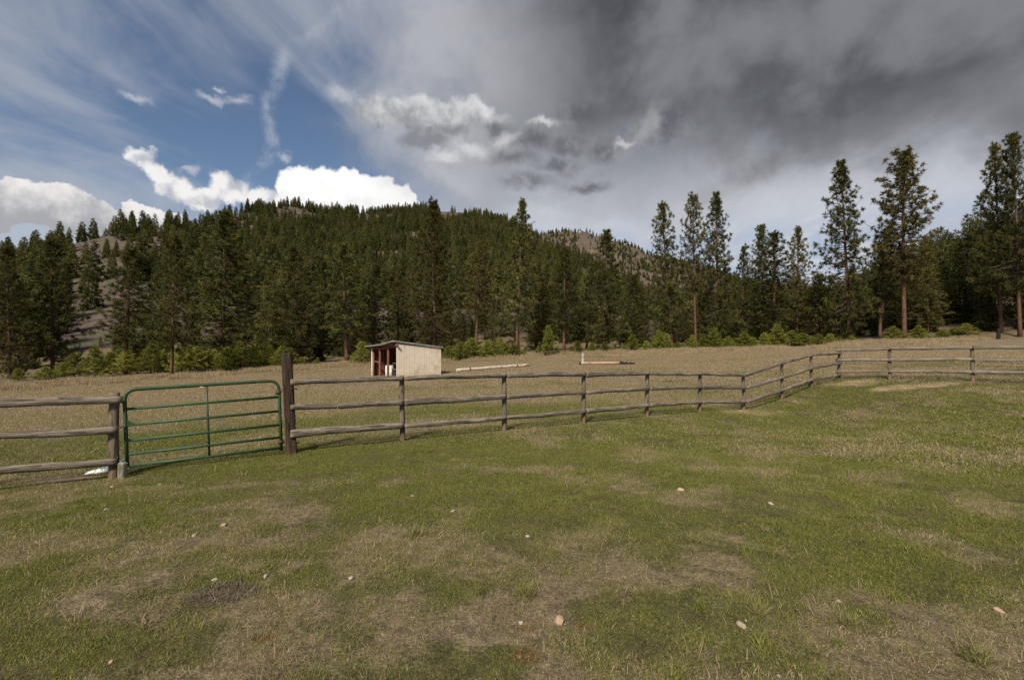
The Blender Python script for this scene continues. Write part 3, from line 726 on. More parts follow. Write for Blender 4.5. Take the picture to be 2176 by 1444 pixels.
# ------------------------------------------------------------------ the tree line
rnd = random.Random(7)
G1 = 'tall pines along the far edge of the field'
HERO = [  # trunk px, top px, top py, depth, crown width px, kind, label
    (20, 18, 528, 60, 78, 'dense2', 'dark pine at the far left edge, crown reaching almost to the ground'),
    (112, 108, 512, 64, 86, 'dense1', 'broad brownish green pine second from the left edge of the picture'),
    (265, 277, 529, 59, 85, 'mid0', 'pine with a bare orange trunk behind the gate\'s left end'),
    (303, 302, 619, 69, 90, 'fir2', 'short broad dark fir just right of the orange trunked pine'),
    (364, 375, 503, 50, 78, 'mid1', 'pine with dark trunk base standing forward in the dry grass behind the gate'),
    (470, 482, 456, 64, 135, 'dense0', 'very broad tall pine rising to the skyline left of the tall gate post'),
    (566, 566, 606, 76, 62, 'fir0', 'pointed dark fir just left of the tall gate post'),
    (632, 622, 526, 70, 78, 'dense1', 'tall dense pine directly behind the tall gate post'),
    (684, 690, 560, 78, 60, 'dense0', 'slim pine between the tall gate post and the shed'),
    (737, 727, 520, 64, 80, 'mid0', 'tall yellowish pine just left of the shed with straight orange trunk'),
    (793, 800, 561, 70, 62, 'mid1', 'slender leaning pine rising behind the open front of the shed'),
    (846, 846, 598, 76, 52, 'high1', 'thin pole-like pine behind the shed roof'),
    (923, 925, 432, 71, 92, 'dense2', 'tallest pine behind the shed, dense dark spire reaching the ridge line'),
    (1010, 1020, 524, 71, 66, 'high0', 'pine with long bare grey pole trunk right of the shed'),
    (1097, 1112, 428, 69, 68, 'mid1', 'tall pine with ragged open top breaking the skyline above the peeled log'),
    (1150, 1150, 590, 80, 60, 'dense1', 'low pine between the ragged-topped tall pine and the twin trunks'),
    (1198, 1200, 529, 71, 62, 'mid0', 'brownish pine with close twin trunks in front of the far mountain'),
    (1247, 1250, 585, 82, 46, 'high1', 'thin trunked pine just left of the post with the grey box'),
    (1284, 1290, 493, 73, 88, 'dense0', 'broad layered pine above the brown pipe'),
    (1345, 1345, 585, 82, 60, 'dense2', 'low dense pine between the layered pine and the row against the sky'),
    (1428, 1407, 436, 72, 66, 'dense1', 'tall pine with narrow clumpy top, first of three against the sky'),
    (1479, 1470, 421, 72, 54, 'high0', 'thin pine with bare red trunk, middle of three against the sky'),
    (1524, 1522, 415, 75, 74, 'dense0', 'tall dense based pine, third of three against the sky'),
    (1578, 1578, 525, 78, 54, 'dense2', 'small dark pine right of the three sky pines'),
    (1622, 1618, 482, 80, 56, 'mid0', 'open crowned pine, taller of the close pair over the bushy young pines'),
    (1648, 1645, 497, 73, 84, 'dense1', 'wide green pine, denser of the close pair over the bushy young pines'),
    (1694, 1696, 485, 80, 56, 'mid1', 'slim open pine standing alone left of the big pine over the fence bend'),
    (1745, 1742, 585, 76, 74, 'dense2', 'low dense pine in front of the big pine over the fence bend'),
    (1806, 1786, 349, 70, 94, 'dense0', 'big leaning pine with orange trunk rising behind the fence corner'),
    (1870, 1876, 498, 76, 66, 'high0', 'smaller open pine between the two biggest pines near the fence corner'),
    (1922, 1919, 334, 70, 94, 'oval0', 'tall pine with long bare trunk and oval crown over the right fence'),
    (1967, 1966, 512, 84, 36, 'sparse0', 'thin ragged half-dead pine right of the tall oval crowned pine'),
    (1940, 1940, 560, 82, 52, 'dense0', 'small pine tucked behind the tall oval crowned pine'),
    (2012, 2012, 595, 80, 62, 'fir1', 'dark pointed fir behind the right fence, left of the two grey poles'),
    (2040, 2038, 515, 84, 58, 'fir0', 'layered dark fir with grey pole trunk behind the right fence'),
    (2058, 2056, 498, 82, 50, 'sparse0', 'thinning grey trunked pine beside the layered fir'),
    (2085, 2083, 418, 78, 54, 'sparse0', 'sparse pine leaning on the two giants at the right edge'),
    (2127, 2113, 312, 69, 70, 'mid1', 'giant pine left of the pair at the right edge of the picture'),
    (2168, 2152, 292, 65, 74, 'mid0', 'tallest giant pine of the pair at the right edge of the picture'),
    (2215, 2210, 330, 68, 95, 'dense2', 'pine cut off by the right edge of the picture'),
]
n_pines = 0
for (bx, tx, ty, d, w, kind, label) in HERO:
    x = (bx - CX) / F * d; g = hz(x, d)
    top = CAMZ + (CY - ty) / F * d
    hgt = top - g
    tl = ((tx - bx) / F * d / hgt, 0)
    plant(kind, x, d, hgt, w / 2 / F * d, label, G1, tilt=tl, rnd=rnd); n_pines += 1
# second row that fills the gaps
SKYLINE = [(-200, 640), (0, 660), (200, 690), (400, 680), (520, 630), (900, 610), (1200, 625), (1380, 630), (1560, 635), (1750, 650), (1850, 665), (2000, 650), (2176, 630), (2400, 560)]
sx, sy = zip(*SKYLINE)
L2 = 'mid-height conifer filling the shaded wood behind the front row of pines'
row2 = []
for i in range(64):
    bx = -120 + (2420 / 64) * (i + rnd.uniform(-.4, .4)); d = rnd.uniform(77, 98)
    ty = np.interp(bx, sx, sy) + rnd.uniform(0, 70)
    kind = rnd.choice(['dense0', 'dense1', 'dense2', 'fir0', 'fir1', 'fir2', 'mid0', 'mid1'] if bx < 1850 else ['fir0', 'fir1', 'fir2', 'dense2'])
    x = (bx - CX) / F * d; hgt = CAMZ + (CY - ty) / F * d - hz(x, d)
    rad_ = hgt * (rnd.uniform(.12, .16) if kind[:3] != 'fir' else rnd.uniform(.15, .21))
    o = plant(kind, x, d, hgt, rad_, L2, 'second row of conifers in the wood', rnd=rnd); n_pines += 1
    row2.append((o, bx, look(kind)))
single_out(row2, '%s in the second row %s')

# ------------------------------------------------------------------ forest on the hills
rg = np.random.default_rng(5)
def scatter(n, r0, r1, a0, a1):
    r = np.sqrt(rg.uniform(r0 ** 2, r1 ** 2, n)); a = rg.uniform(a0, a1, n)
    return r * np.sin(a), r * np.cos(a)
def bare(x, y):
    """chance of a tree at this spot"""
    r = np.hypot(x, y); a = np.degrees(np.arctan2(x, y))
    c = sstep(fbm(x / 38, y / 38, 91, 3), .35, .55)
    left = sstep(-a, 24, 34)                       # open dry slope on the left
    op = sstep(fbm(x / 24, y / 24, 95, 3), .46, .60)
    p = c * (1 - left) + op * .66 * left
    gap = np.exp(-(((a + 39.6) / 1.8) ** 2)) * sstep(r, 100, 120) * (1 - sstep(r, 150, 175))
    p = p * (1 - .93 * gap)
    # bald shoulder of the far mountain
    bald = ((a > 7.6) & (a < 12.0) & (r > 850) & (r < 1140)) & (fbm(x / 60, y / 60, 97, 3) < .62)
    p = np.where(r > 780, np.maximum(p, .7), p)
    return np.where(bald, .22, np.maximum(p, .03))
def grow(x, y):
    keep = rg.uniform(0, 1, len(x)) < bare(x, y)
    return x[keep], y[keep]
L3 = 'conifer among the many covering the lower hillside behind the wood'
x, y = scatter(1250, 99, 210, -.86, .86); x, y = grow(x, y)
order = np.argsort(np.hypot(x, y)); x, y = x[order], y[order]
n_ind = 300 - n_pines
tall = rg.uniform(6.5, 12.5, len(x)) * rg.choice([.7, 1, 1, 1.2], len(x))
row3 = []
for i in range(n_ind):
    kind = rnd.choice(['fir0', 'fir1', 'fir2', 'fir0', 'fir1', 'dense0', 'dense1', 'mid1'])
    hgt = float(tall[i]); o = plant(kind, float(x[i]), float(y[i]), hgt, hgt * rnd.uniform(.15, .20), L3, 'conifers on the lower hillside', rnd=rnd)
    row3.append((o, CX + F * x[i] / y[i], look(kind)))
single_out(row3, '%s on the low slope %s')
fx, fy = [x[n_ind:]], [y[n_ind:]]; fh = [tall[n_ind:]]
for (n, r0, r1, a0, a1, h0, h1) in ((8500, 210, 460, -.90, .40, 5.5, 11.5), (1500, 150, 330, .40, .92, 7, 12), (14000, 460, 780, -.85, .35, 5.5, 11), (9500, 780, 1260, -.02, .80, 6, 11)):
    x, y = scatter(n, r0, r1, a0, a1); x, y = grow(x, y)
    fx.append(x); fy.append(y); fh.append(rg.uniform(h0, h1, len(x)) * rg.choice([.6, .85, 1, 1, 1.1], len(x)))
fx, fy, fh = map(np.concatenate, (fx, fy, fh)); fz = H(fx, fy) - .2

def source(name, me, c):
    o = bpy.data.objects.new(name, me); c.objects.link(o); return o
def instancer(name, pts, rotz, scl, idx, tint, coll, label, cat, tilt=None):
    """one mass of many copies, scattered by geometry nodes"""
    n = len(pts)
    me = bpy.data.meshes.new(name); me.vertices.add(n); me.vertices.foreach_set('co', np.asarray(pts, dtype=np.float32).ravel())
    rot = np.zeros((n, 3), dtype=np.float32); rot[:, 2] = rotz
    if tilt is not None: rot[:, :2] = tilt
    for nm, ty, ar, key in (('rot', 'FLOAT_VECTOR', rot, 'vector'), ('scl', 'FLOAT_VECTOR', np.asarray(scl, dtype=np.float32), 'vector')):
        a = me.attributes.new(nm, ty, 'POINT'); a.data.foreach_set(key, ar.ravel())
    a = me.attributes.new('idx', 'INT', 'POINT'); a.data.foreach_set('value', np.asarray(idx, dtype=np.int32))
    a = me.attributes.new('tint', 'FLOAT', 'POINT'); a.data.foreach_set('value', np.asarray(tint, dtype=np.float32))
    o = link(name, me); tag(o, label, cat, None, 'stuff')
    ng = bpy.data.node_groups.new(name, 'GeometryNodeTree')
    ng.interface.new_socket('Geometry', in_out='INPUT', socket_type='NodeSocketGeometry')
    ng.interface.new_socket('Geometry', in_out='OUTPUT', socket_type='NodeSocketGeometry')
    N = ng.nodes; Lk = ng.links
    gi, go = N.new('NodeGroupInput'), N.new('NodeGroupOutput')
    ci = N.new('GeometryNodeCollectionInfo'); ci.inputs['Collection'].default_value = coll
    ci.inputs['Separate Children'].default_value = True; ci.inputs['Reset Children'].default_value = True
    ip = N.new('GeometryNodeInstanceOnPoints'); ip.inputs['Pick Instance'].default_value = True
    def na(nm, ty):
        q = N.new('GeometryNodeInputNamedAttribute'); q.data_type = ty; q.inputs['Name'].default_value = nm
        return q.outputs['Attribute']
    Lk.new(gi.outputs[0], ip.inputs['Points']); Lk.new(ci.outputs[0], ip.inputs['Instance'])
    Lk.new(na('idx', 'INT'), ip.inputs['Instance Index'])
    e2r = N.new('FunctionNodeEulerToRotation'); Lk.new(na('rot', 'FLOAT_VECTOR'), e2r.inputs[0]); Lk.new(e2r.outputs[0], ip.inputs['Rotation'])
    Lk.new(na('scl', 'FLOAT_VECTOR'), ip.inputs['Scale'])
    Lk.new(ip.outputs[0], go.inputs[0])
    md = o.modifiers.new('scatter', 'NODES'); md.node_group = ng
    return o
fc = bpy.data.collections.new('forest_sources')
def both(name, trcr):
    tr, cr = trcr; g = Geo()
    for v, t, a in zip(cr.v, cr.t, cr.a): g.v.append(v); g.a.append(a); g.n += len(v)
    g.t = list(cr.t); g.mi = list(cr.mi)
    tv, tt = np.concatenate(tr.v), np.concatenate(tr.t)
    g.add(tv, tt, .3, 1)
    return g.mesh(name, [M['fir'], M['barkdark']])
for i, (nb, per, S, rc, shp) in enumerate(((110, 6, 6, 2.4, .8), (100, 6, 6, 2.0, .7), (105, 6, 6, 2.8, 1.0), (85, 6, 6, 2.2, .5), (24, 2, 4, 1.3, .6))):
    source('forest_%d' % i, both('forest_%d' % i, fir(40 + i, 13, rc, nb, per, S, 1.15, .05 if i < 3 else .22, shp, .32)), fc)
n = len(fx); s = fh / 13.0
instancer('forest', np.c_[fx, fy, fz], rg.uniform(0, 6.28, n), np.c_[s * rg.uniform(.85, 1.25, n), s * rg.uniform(.85, 1.25, n), s],
          rg.choice(5, n, p=[.3, .27, .23, .14, .06]), rg.uniform(0, 1, n), fc, 'dark green conifer forest covering the slopes and ridges', 'forest')

# ------------------------------------------------------------------ dead snags on the right
def snag_mesh(seed):
    rng = np.random.default_rng(seed); g = Geo()
    v, t = tube([(0, 0, 0), (.1, 0, 8), (.05, .1, 16)], [.22, .15, .04], 7); g.add(v, t)
    for i in range(34):
        h = rng.uniform(4, 15.6); a = rng.uniform(0, 6.28); L = rng.uniform(.4, 1.7) * (1 - h / 22)
        v, t = tube([(0, 0, h), (math.cos(a) * L, math.sin(a) * L, h + rng.uniform(-.3, .15))], [.035, .012], 3, False); g.add(v, t)
    return g.mesh('snag', [M['barkgrey']], True)
for i, (px, ty, d, lab) in enumerate(((1994, 530, 86, 'bare dead snag, left of the close pair behind the right fence'), (2005, 527, 88, 'bare dead snag, right of the close pair behind the right fence'), (412, 462, 268, 'bare dead snag, right of two on the far left ridge line'), (400, 466, 266, 'bare dead snag, left of two on the far left ridge line'))):
    x = (px - CX) / F * d; g = hz(x, d); o = link('dead_tree', snag_mesh(60 + i), None, (x, d, g - .1))
    s = (CAMZ + (CY - ty) / F * d - g) / 16; o.scale = (max(s, .8) * .8, max(s, .8) * .8, s)
    tag(o, lab, 'dead tree', 'dead snags against the sky')

# ------------------------------------------------------------------ young pines along the wood edge
YOUNG = {}
for i in range(4):
    rng = np.random.default_rng(80 + i); tr = Geo(); cr = Geo()
    Ht, Rc = 3.2, 1.15
    v, t = tube([(0, 0, 0), (.02, 0, 1.6), (0, .02, 3.1)], [.05, .035, .012], 6); tr.add(v, t)
    cen, dr, sz, vr = [], [], [], []
    for j in range(72):
        u = (j + rng.uniform()) / 72; h = Ht * (.06 + .92 * u); a = j * 2.4 + rng.normal(0, .3)
        L = Rc * (min(1, .6 + u * 2.2) * (1 - u) ** .8 * rng.uniform(.55, 1.15) + .06)
        el = .45 + .75 * u + rng.normal(0, .1); d = np.array([math.cos(a) * math.cos(el), math.sin(a) * math.cos(el), math.sin(el)])
        v, t = tube([(0, 0, h - .1), tuple(np.array([0, 0, h - .1]) + d * L)], [.018, .008], 3, False); tr.add(v, t, .3, 0)
        n = max(2, int(5 * L / Rc + 1)); s = rng.uniform(.3, 1, n); s[0] = 1
        cen.append(np.array([0, 0, h - .1]) + d * L * s[:, None] + rng.normal(0, .08, (n, 3))); dr.append(d * .5 + np.array([0, 0, .9]) + rng.normal(0, .15, (n, 3)))
        sz.append(rng.uniform(.24, .38, n)); vr.append(np.clip(rng.normal(.5, .2) + rng.normal(0, .15, n), 0, 1))
    tufts(cr, rng, np.concatenate(cen), np.concatenate(dr), np.concatenate(sz), 18, .13, .55, np.concatenate(vr))
    KIND['young%d' % i] = (tr.mesh('young_trunk', [M['barkdark']], True), cr.mesh('young_crown', [M['young']]))
    BASEH['young%d' % i] = 3.2; BASER['young%d' % i] = 1.15
YP = [(38, 787, 52, 34), (95, 779, 52, 44), (158, 752, 57, 60), (203, 738, 54, 66), (268, 752, 58, 50), (292, 742, 60, 44), (320, 737, 58, 56), (352, 748, 60, 46), (385, 735, 57, 60), (418, 742, 58, 48), (455, 752, 60, 44),
      (482, 744, 58, 54), (510, 738, 60, 50), (540, 741, 58, 52), (572, 745, 60, 46), (598, 740, 59, 44), (640, 762, 60, 34), (672, 765, 62, 30), (768, 727, 58, 50),
      (952, 736, 60, 44), (978, 730, 59, 48), (1003, 722, 61, 52), (1034, 728, 60, 48), (1062, 727, 61, 46), (1092, 735, 60, 46), (1112, 744, 61, 36), (1165, 706, 62, 46), (1200, 745, 63, 26),
      (1228, 724, 63, 30), (1258, 731, 64, 28), (1286, 728, 64, 28), (1345, 712, 64, 32), (1373, 728, 65, 26), (1400, 711, 64, 30), (1416, 716, 66, 28), (1470, 718, 64, 34), (1493, 716, 66, 32), (1518, 706, 65, 34),
      (1547, 714, 65, 40), (1582, 710, 66, 44), (1624, 711, 66, 40), (1652, 697, 66, 52), (1682, 703, 67, 48), (1708, 708, 66, 40), (1740, 712, 67, 32), (1764, 709, 67, 40), (1808, 714, 69, 26), (1897, 694, 70, 40), (1952, 694, 70, 46),
      (2003, 702, 71, 30), (2027, 699, 72, 28), (2053, 690, 71, 38), (2078, 706, 71, 26), (2098, 698, 72, 36), (2130, 700, 72, 34)]
YP += [(1142, 738, 63, 24), (1185, 742, 64, 24), (1215, 736, 65, 26), (1302, 738, 65, 24), (1325, 735, 66, 24), (1387, 728, 66, 26), (1440, 728, 66, 28), (1506, 722, 66, 28), (1534, 722, 66, 28), (1600, 716, 67, 34), (1724, 716, 67, 30), (1783, 716, 68, 26), (130, 775, 56, 36), (236, 752, 59, 46), (338, 744, 61, 44), (402, 744, 60, 44), (436, 748, 59, 44), (497, 748, 61, 42), (556, 746, 61, 42), (615, 748, 60, 40), (968, 738, 61, 40), (1018, 734, 62, 42), (1048, 733, 61, 40), (1078, 736, 62, 40), (1640, 712, 68, 40), (1565, 718, 67, 34)]
ZONE = [(110, 'low young pine at the left corner of the field'), (760, 'young pine in the thicket behind the gate and tall post'), (900, 'bright green young pine standing just left of the shed'), (1130, 'young pine in the thicket right of the shed'),
        (1180, 'taller pointed young pine standing alone behind the peeled log end'), (1450, 'small young pine behind the brown pipe'), (1790, 'young pine at the wood edge behind the rising fence'), (9999, 'small young pine at the wood edge behind the right fence')]
bins = {}
for q_ in sorted(YP): bins.setdefault(next(n for lim, n in ZONE if q_[0] < lim), []).append(q_)
TENS = ORD + ['twenty-first', 'twenty-second', 'twenty-third', 'twenty-fourth', 'twenty-fifth', 'twenty-sixth', 'twenty-seventh', 'twenty-eighth']
for zn, lst in bins.items():
    for i, (px, ty, d, w) in enumerate(lst):
        x = (px - CX) / F * d; hgt = CAMZ + (CY - ty) / F * d - hz(x, d)
        lab = zn if len(lst) == 1 else TENS[i] + ' from left, ' + zn
        plant('young%d' % ((i * 7 + int(px)) % 4), x, d, hgt * rnd.uniform(1.0, 1.3), w / 2 / F * d * rnd.uniform(1.0, 1.4), lab, 'young pines at the wood edge', 'young_pine', rnd=rnd)

# ------------------------------------------------------------------ fence
def rail_mesh(seed, L=2.44):
    rng = np.random.default_rng(seed); n = 34; sides = 12
    xs = np.linspace(0, L, n); v = []
    a = np.arange(sides) / sides * 2 * math.pi
    ph = rng.uniform(0, 6.28, 6); kn = rng.uniform(.3, L - .3, 2)
    for i, x_ in enumerate(xs):
        taper = (.88 + .04 * (seed * 3 % 7)) * (1 + .22 * (x_ / L - .5) * (1 if seed % 2 else -1)) * (1 + .10 * math.exp(-((x_ - kn[0]) / .06) ** 2) + .08 * math.exp(-((x_ - kn[1]) / .05) ** 2))
        sag = math.sin(math.pi * x_ / L); cy = .010 * math.sin(x_ * 2.1 + ph[0]) * sag; cz = .016 * math.sin(ph[1]) * sag + .007 * math.sin(x_ * 4 + ph[2]) * sag
        r = .055 * taper * (1 + .05 * np.sin(3 * a + ph[3] + x_) + .04 * np.sin(x_ * 7 + 2 * a + ph[4]) + rng.normal(0, .018, sides))
        yy = np.cos(a) * r * .80; zz_ = np.sin(a) * r * 1.02
        yy = np.where(yy > .018, .018 + (yy - .018) * .25, yy)      # flat face towards the post
        if i in (0, n - 1): yy = yy * .93; zz_ = zz_ * .93
        v.append(np.c_[np.full(sides, x_) + rng.normal(0, .004, sides) * (i in (0, n - 1)), yy + cy, zz_ + cz])
    v = np.concatenate(v); t = []
    for i in range(n - 1):
        for j in range(sides):
            k_ = (j + 1) % sides
            t += [(i * sides + j, (i + 1) * sides + k_, i * sides + k_), (i * sides + j, (i + 1) * sides + j, (i + 1) * sides + k_)]
    c0 = len(v); v = np.concatenate([v, [[.0, 0, 0], [L, 0, 0]]])
    for j in range(sides):
        k_ = (j + 1) % sides; t += [(c0, j, k_), (c0 + 1, (n - 1) * sides + k_, (n - 1) * sides + j)]
    return mesh('rail', v, t, [M['rail']], smooth=True)
RAILS = [rail_mesh(i) for i in range(7)]
def post_mesh(seed, h, r, m_='post', sides=12):
    rng = np.random.default_rng(seed); n = 12; v = []
    a = np.arange(sides) / sides * 2 * math.pi; ph = rng.uniform(0, 6.28, 4)
    hs = np.r_[-.3, np.linspace(0, h, n - 1)]
    for i, z_ in enumerate(hs):
        rr = r * (1.06 - .10 * max(z_, 0) / h) * (1 + .04 * np.sin(2 * a + ph[0]) + .03 * np.sin(3 * a + z_ * 4 + ph[1]) + rng.normal(0, .02, sides))
        if i == len(hs) - 1: rr *= .93
        v.append(np.c_[np.cos(a) * rr + .008 * math.sin(z_ * 3 + ph[2]), np.sin(a) * rr, np.full(sides, z_)])
    nn = len(hs); v = np.concatenate(v); t = []
    for i in range(nn - 1):
        for j in range(sides):
            k_ = (j + 1) % sides
            t += [(i * sides + j, i * sides + k_, (i + 1) * sides + k_), (i * sides + j, (i + 1) * sides + k_, (i + 1) * sides + j)]
    c = len(v); v = np.concatenate([v, [[0, 0, h + .004]]])
    for j in range(sides): t.append((c, (nn - 1) * sides + j, (nn - 1) * sides + (j + 1) % sides))
    return mesh('post', v, t, [M[m_]], smooth=True)
def put_rail(parent, p, q, seed):
    p, q = Vector(p), Vector(q); d = q - p; L = d.length
    o = link('rail', RAILS[seed % len(RAILS)], parent)
    yaw = math.atan2(d.y, d.x); pit = -math.asin(d.z / L)
    flip = 0.0
    o.location = p; o.rotation_euler = (flip, pit, yaw); o.scale = (L / 2.44 * .996, 1, 1 + .08 * math.sin(seed * 3.7))
    return o
# pixel row of the three rails at every post
ROWS = {241: (849, 912.5, 979), 615: (811, 864, 920), 855: (804, 853.5, 903), 1072: (797, 842, 886), 1240: (795, 834, 872), 1375: (793, 825, 860), 1487: (793.5, 822, 854.5), 1580: (796, 823.5, 853.5),
        1661: (770, 800.6, 827.5), 1724: (754, 780, 805), 1783: (750, 771, 795)}
dv = Vector((0.826, 0.5637, 0)).normalized(); nv = Vector((0.5637, -0.826, 0))      # along the fence, and out of it towards the viewer
def base_at(px):
    z_ = zline(px); return Vector(((px - CX) / F * z_, z_, 0))
seed = 0
def run(fence, xs, rows, side_off, seed0, origin, jog=.0):
    s = seed0
    for a_, b_ in zip(xs[:-1], xs[1:]):
        for k_ in range(3):
            pa, pb = base_at(a_), base_at(b_)
            pa.z = CAMZ - (rows[a_][k_] - CY) / F * pa.y; pb.z = CAMZ - (rows[b_][k_] - CY) / F * pb.y
            put_rail(fence, pa + side_off - origin, pb + side_off - origin, s); s += 1
G2 = 'split rail fence around the near paddock'
off = nv * .085
p0 = base_at(615); org = Vector((p0.x, p0.y, hz(p0.x, p0.y)))
fence = thing('rail_fence', 'long weathered three rail wooden fence from the tall gate post to the far corner', 'fence', org, G2)
xs = [615, 855, 1072, 1240, 1375, 1487, 1580, 1661, 1724, 1783]
tops = {855: 797.5, 1072: 791.5, 1240: 790, 1375: 789, 1487: 790, 1580: 793, 1661: 765.5, 1724: 751, 1783: 743}
run(fence, xs, ROWS, off, 0, org)
for i, px in enumerate(xs[1:]):
    p = base_at(px); g = hz(p.x, p.y); topz = CAMZ - (tops[px] - CY) / F * p.y
    link('post', post_mesh(100 + i, topz - g, .055 if px > 855 else .052), fence, Vector((p.x, p.y, g)) - org, (random.Random(i).uniform(-.012, .012), random.Random(i + 50).uniform(-.012, .012), i))
# the tall tie that carries the gate
def tie_mesh():
    rng = np.random.default_rng(3); h = 1.80; g = Geo(); v = []; sides = 16
    a = (np.arange(sides) + .5) / sides * 2 * math.pi
    sq = 1 / np.maximum(np.abs(np.cos(a)), np.abs(np.sin(a))); rbase = np.minimum(sq, 1.30)
    hs = np.r_[-.3, np.linspace(0, h, 16)]
    for i, z_ in enumerate(hs):
        rr = .082 * rbase * (1 + .035 * np.sin(a * 4 + z_ * 2) + rng.normal(0, .022, sides))
        if i == len(hs) - 1: rr *= .95
        zt = z_ + (rng.uniform(-.05, .012, sides) if i == len(hs) - 1 else 0)
        v.append(np.c_[np.cos(a) * rr, np.sin(a) * rr, np.full(sides, 1.0) * zt])
    nn = len(hs); v = np.concatenate(v); t = []
    for i in range(nn - 1):
        for j in range(sides):
            k_ = (j + 1) % sides
            t += [(i * sides + j, i * sides + k_, (i + 1) * sides + k_), (i * sides + j, (i + 1) * sides + k_, (i + 1) * sides + j)]
    c = len(v); v = np.concatenate([v, [[0, 0, h - .035]]])
    for j in range(sides): t.append((c, (nn - 1) * sides + j, (nn - 1) * sides + (j + 1) % sides))
    return mesh('gate_post', v, t, [M['tie']])
b = base_at(620); g = hz(b.x, b.y)
gp = link('gate_post', tie_mesh(), fence, Vector((b.x, b.y, g - .01)) - org, (0, -.048, math.atan2(dv.y, dv.x)))
gp['label'] = 'tall dark brown square gate post with a split top'

org3 = Vector((corner.x, corner.y, hz(corner.x, corner.y)))
fence3 = thing('rail_fence', 'weathered three rail fence running right from the far corner to the picture edge', 'fence', org3, G2)
rn3 = Vector((-.70, -.71, 0)) * .085
R3 = [(0.0, (744, 765, 789.7)), (1.72, (740.5, 764.5, 789)), (4.15, (737.6, 763.4, 790)), (6.6, None), (9.05, None)]
pts3 = []
for s_, rows in R3:
    x_, y_ = rpt(s_); g = hz(x_, y_)
    if rows: zs = [CAMZ - (r_ - CY) / F * y_ for r_ in rows]
    else: zs = [pts3[-1][2][k_] + .03 for k_ in range(3)]
    pts3.append((x_, y_, zs, g))
for i in range(4):
    for k_ in range(3):
        a_, b_ = pts3[i], pts3[i + 1]
        p = Vector((a_[0], a_[1], a_[2][k_])); q = Vector((b_[0], b_[1], b_[2][k_]))
        if i == 0: p = p - (q - p).normalized() * .10
        put_rail(fence3, p + rn3 - org3, q + rn3 - org3, 40 + i * 3 + k_)
for i in range(1, 5):
    x_, y_, zs, g = pts3[i]
    link('post', post_mesh(140 + i, zs[0] + .05 - g, .058), fence3, Vector((x_, y_, g)) - org3, (0, .01, i))

lp = base_at(241); lg = hz(lp.x, lp.y); org1 = Vector((lp.x, lp.y, lg))
fence1 = thing('rail_fence', 'short weathered three rail fence left of the green gate, cut off by the picture edge', 'fence', org1, G2)
e0 = lp - dv * 2.30
for k_, (r_, dz_) in enumerate(zip((849, 912.5, 979), (.10, .12, .07))):
    za = CAMZ - (r_ - CY) / F * lp.y
    put_rail(fence1, Vector((e0.x, e0.y, za + dz_)) + off - org1, Vector((lp.x, lp.y, za)) + off + dv * (.12 if k_ == 0 else .06) - org1, 60 + k_)
ph_ = CAMZ - (834 - CY) / F * lp.y - lg
link('post', post_mesh(160, ph_, .064), fence1, (0, 0, 0), (0, .015, 1))
eg = hz(e0.x, e0.y); link('post', post_mesh(161, 1.28, .062), fence1, Vector((e0.x, e0.y, eg)) - org1)

# ------------------------------------------------------------------ green tube gate
gl, gr = base_at(268), base_at(596)
gz0 = CAMZ - (992 - CY) / F * base_at(270).y
gorg = Vector((gl.x, gl.y, gz0))
gate = thing('tube_gate', 'green six bar tubular steel gate between the short post and the tall dark post', 'gate', gorg)
def gpt(px, py):
    q_ = base_at(px); return Vector((q_.x, q_.y, CAMZ - (py - CY) / F * q_.y)) - gorg
def gtube(name, pts, r, m_='gate', sides=10, parent=None):
    v, t = tube([tuple(p) for p in pts], r, sides)
    return link(name, mesh(name, v, t, [M[m_]], smooth=True), parent or gate)
def rounded(a, b, c, k_=6, r=.5):
    return [a.lerp(b, 0).copy()] if False else [(a * (1 - t) ** 2 + b * 2 * t * (1 - t) + c * t ** 2) for t in [i / k_ for i in range(k_ + 1)]]
TL, TR, BL, BR = gpt(264, 828), gpt(592, 808), gpt(270.5, 992), gpt(598, 953)
cl = .17
pts = [BL, BL.lerp(TL, .5)] + rounded(TL.lerp(BL, cl / 1.15), TL, TL.lerp(TR, cl / 2.3)) + [TL.lerp(TR, .5)] + rounded(TR.lerp(TL, cl / 2.3), TR, TR.lerp(BR, cl / 1.15)) + [TR.lerp(BR, .5), BR + Vector((0, 0, -.03))]
gtube('frame', pts, .027)
LB = [(266.5, 869), (267.5, 903), (268.5, 936), (269.5, 965), (270.3, 990)]
RB = [(593, 843), (594, 873), (595.5, 902), (596.5, 928.5), (598, 951)]
for a_, b_ in zip(LB, RB): gtube('bar', [gpt(*a_), gpt(*a_).lerp(gpt(*b_), .5), gpt(*b_)], .0215)
gtube('upright', [gpt(438.5, 819) - nv * .0, gpt(445, 971)], .018)
# hinges
for (px, py, bpx, bpy_) in ((592, 834, 608, 826), (598, 938, 611, 941)):
    hinge = gtube('hinge', [gpt(px, py) - dv * .05, gpt(px, py) + dv * .035], .035, 'iron', 8)
    v, t = tube([tuple(gpt(px + 3, py)), tuple(gpt(px + 7, py - 2)), tuple(gpt(px + 7, bpy_)), tuple(gpt(bpx + 24, bpy_))], .010, 6)
    link('hinge_pin', mesh('hinge_pin', v, t, [M['iron']], smooth=True), hinge)
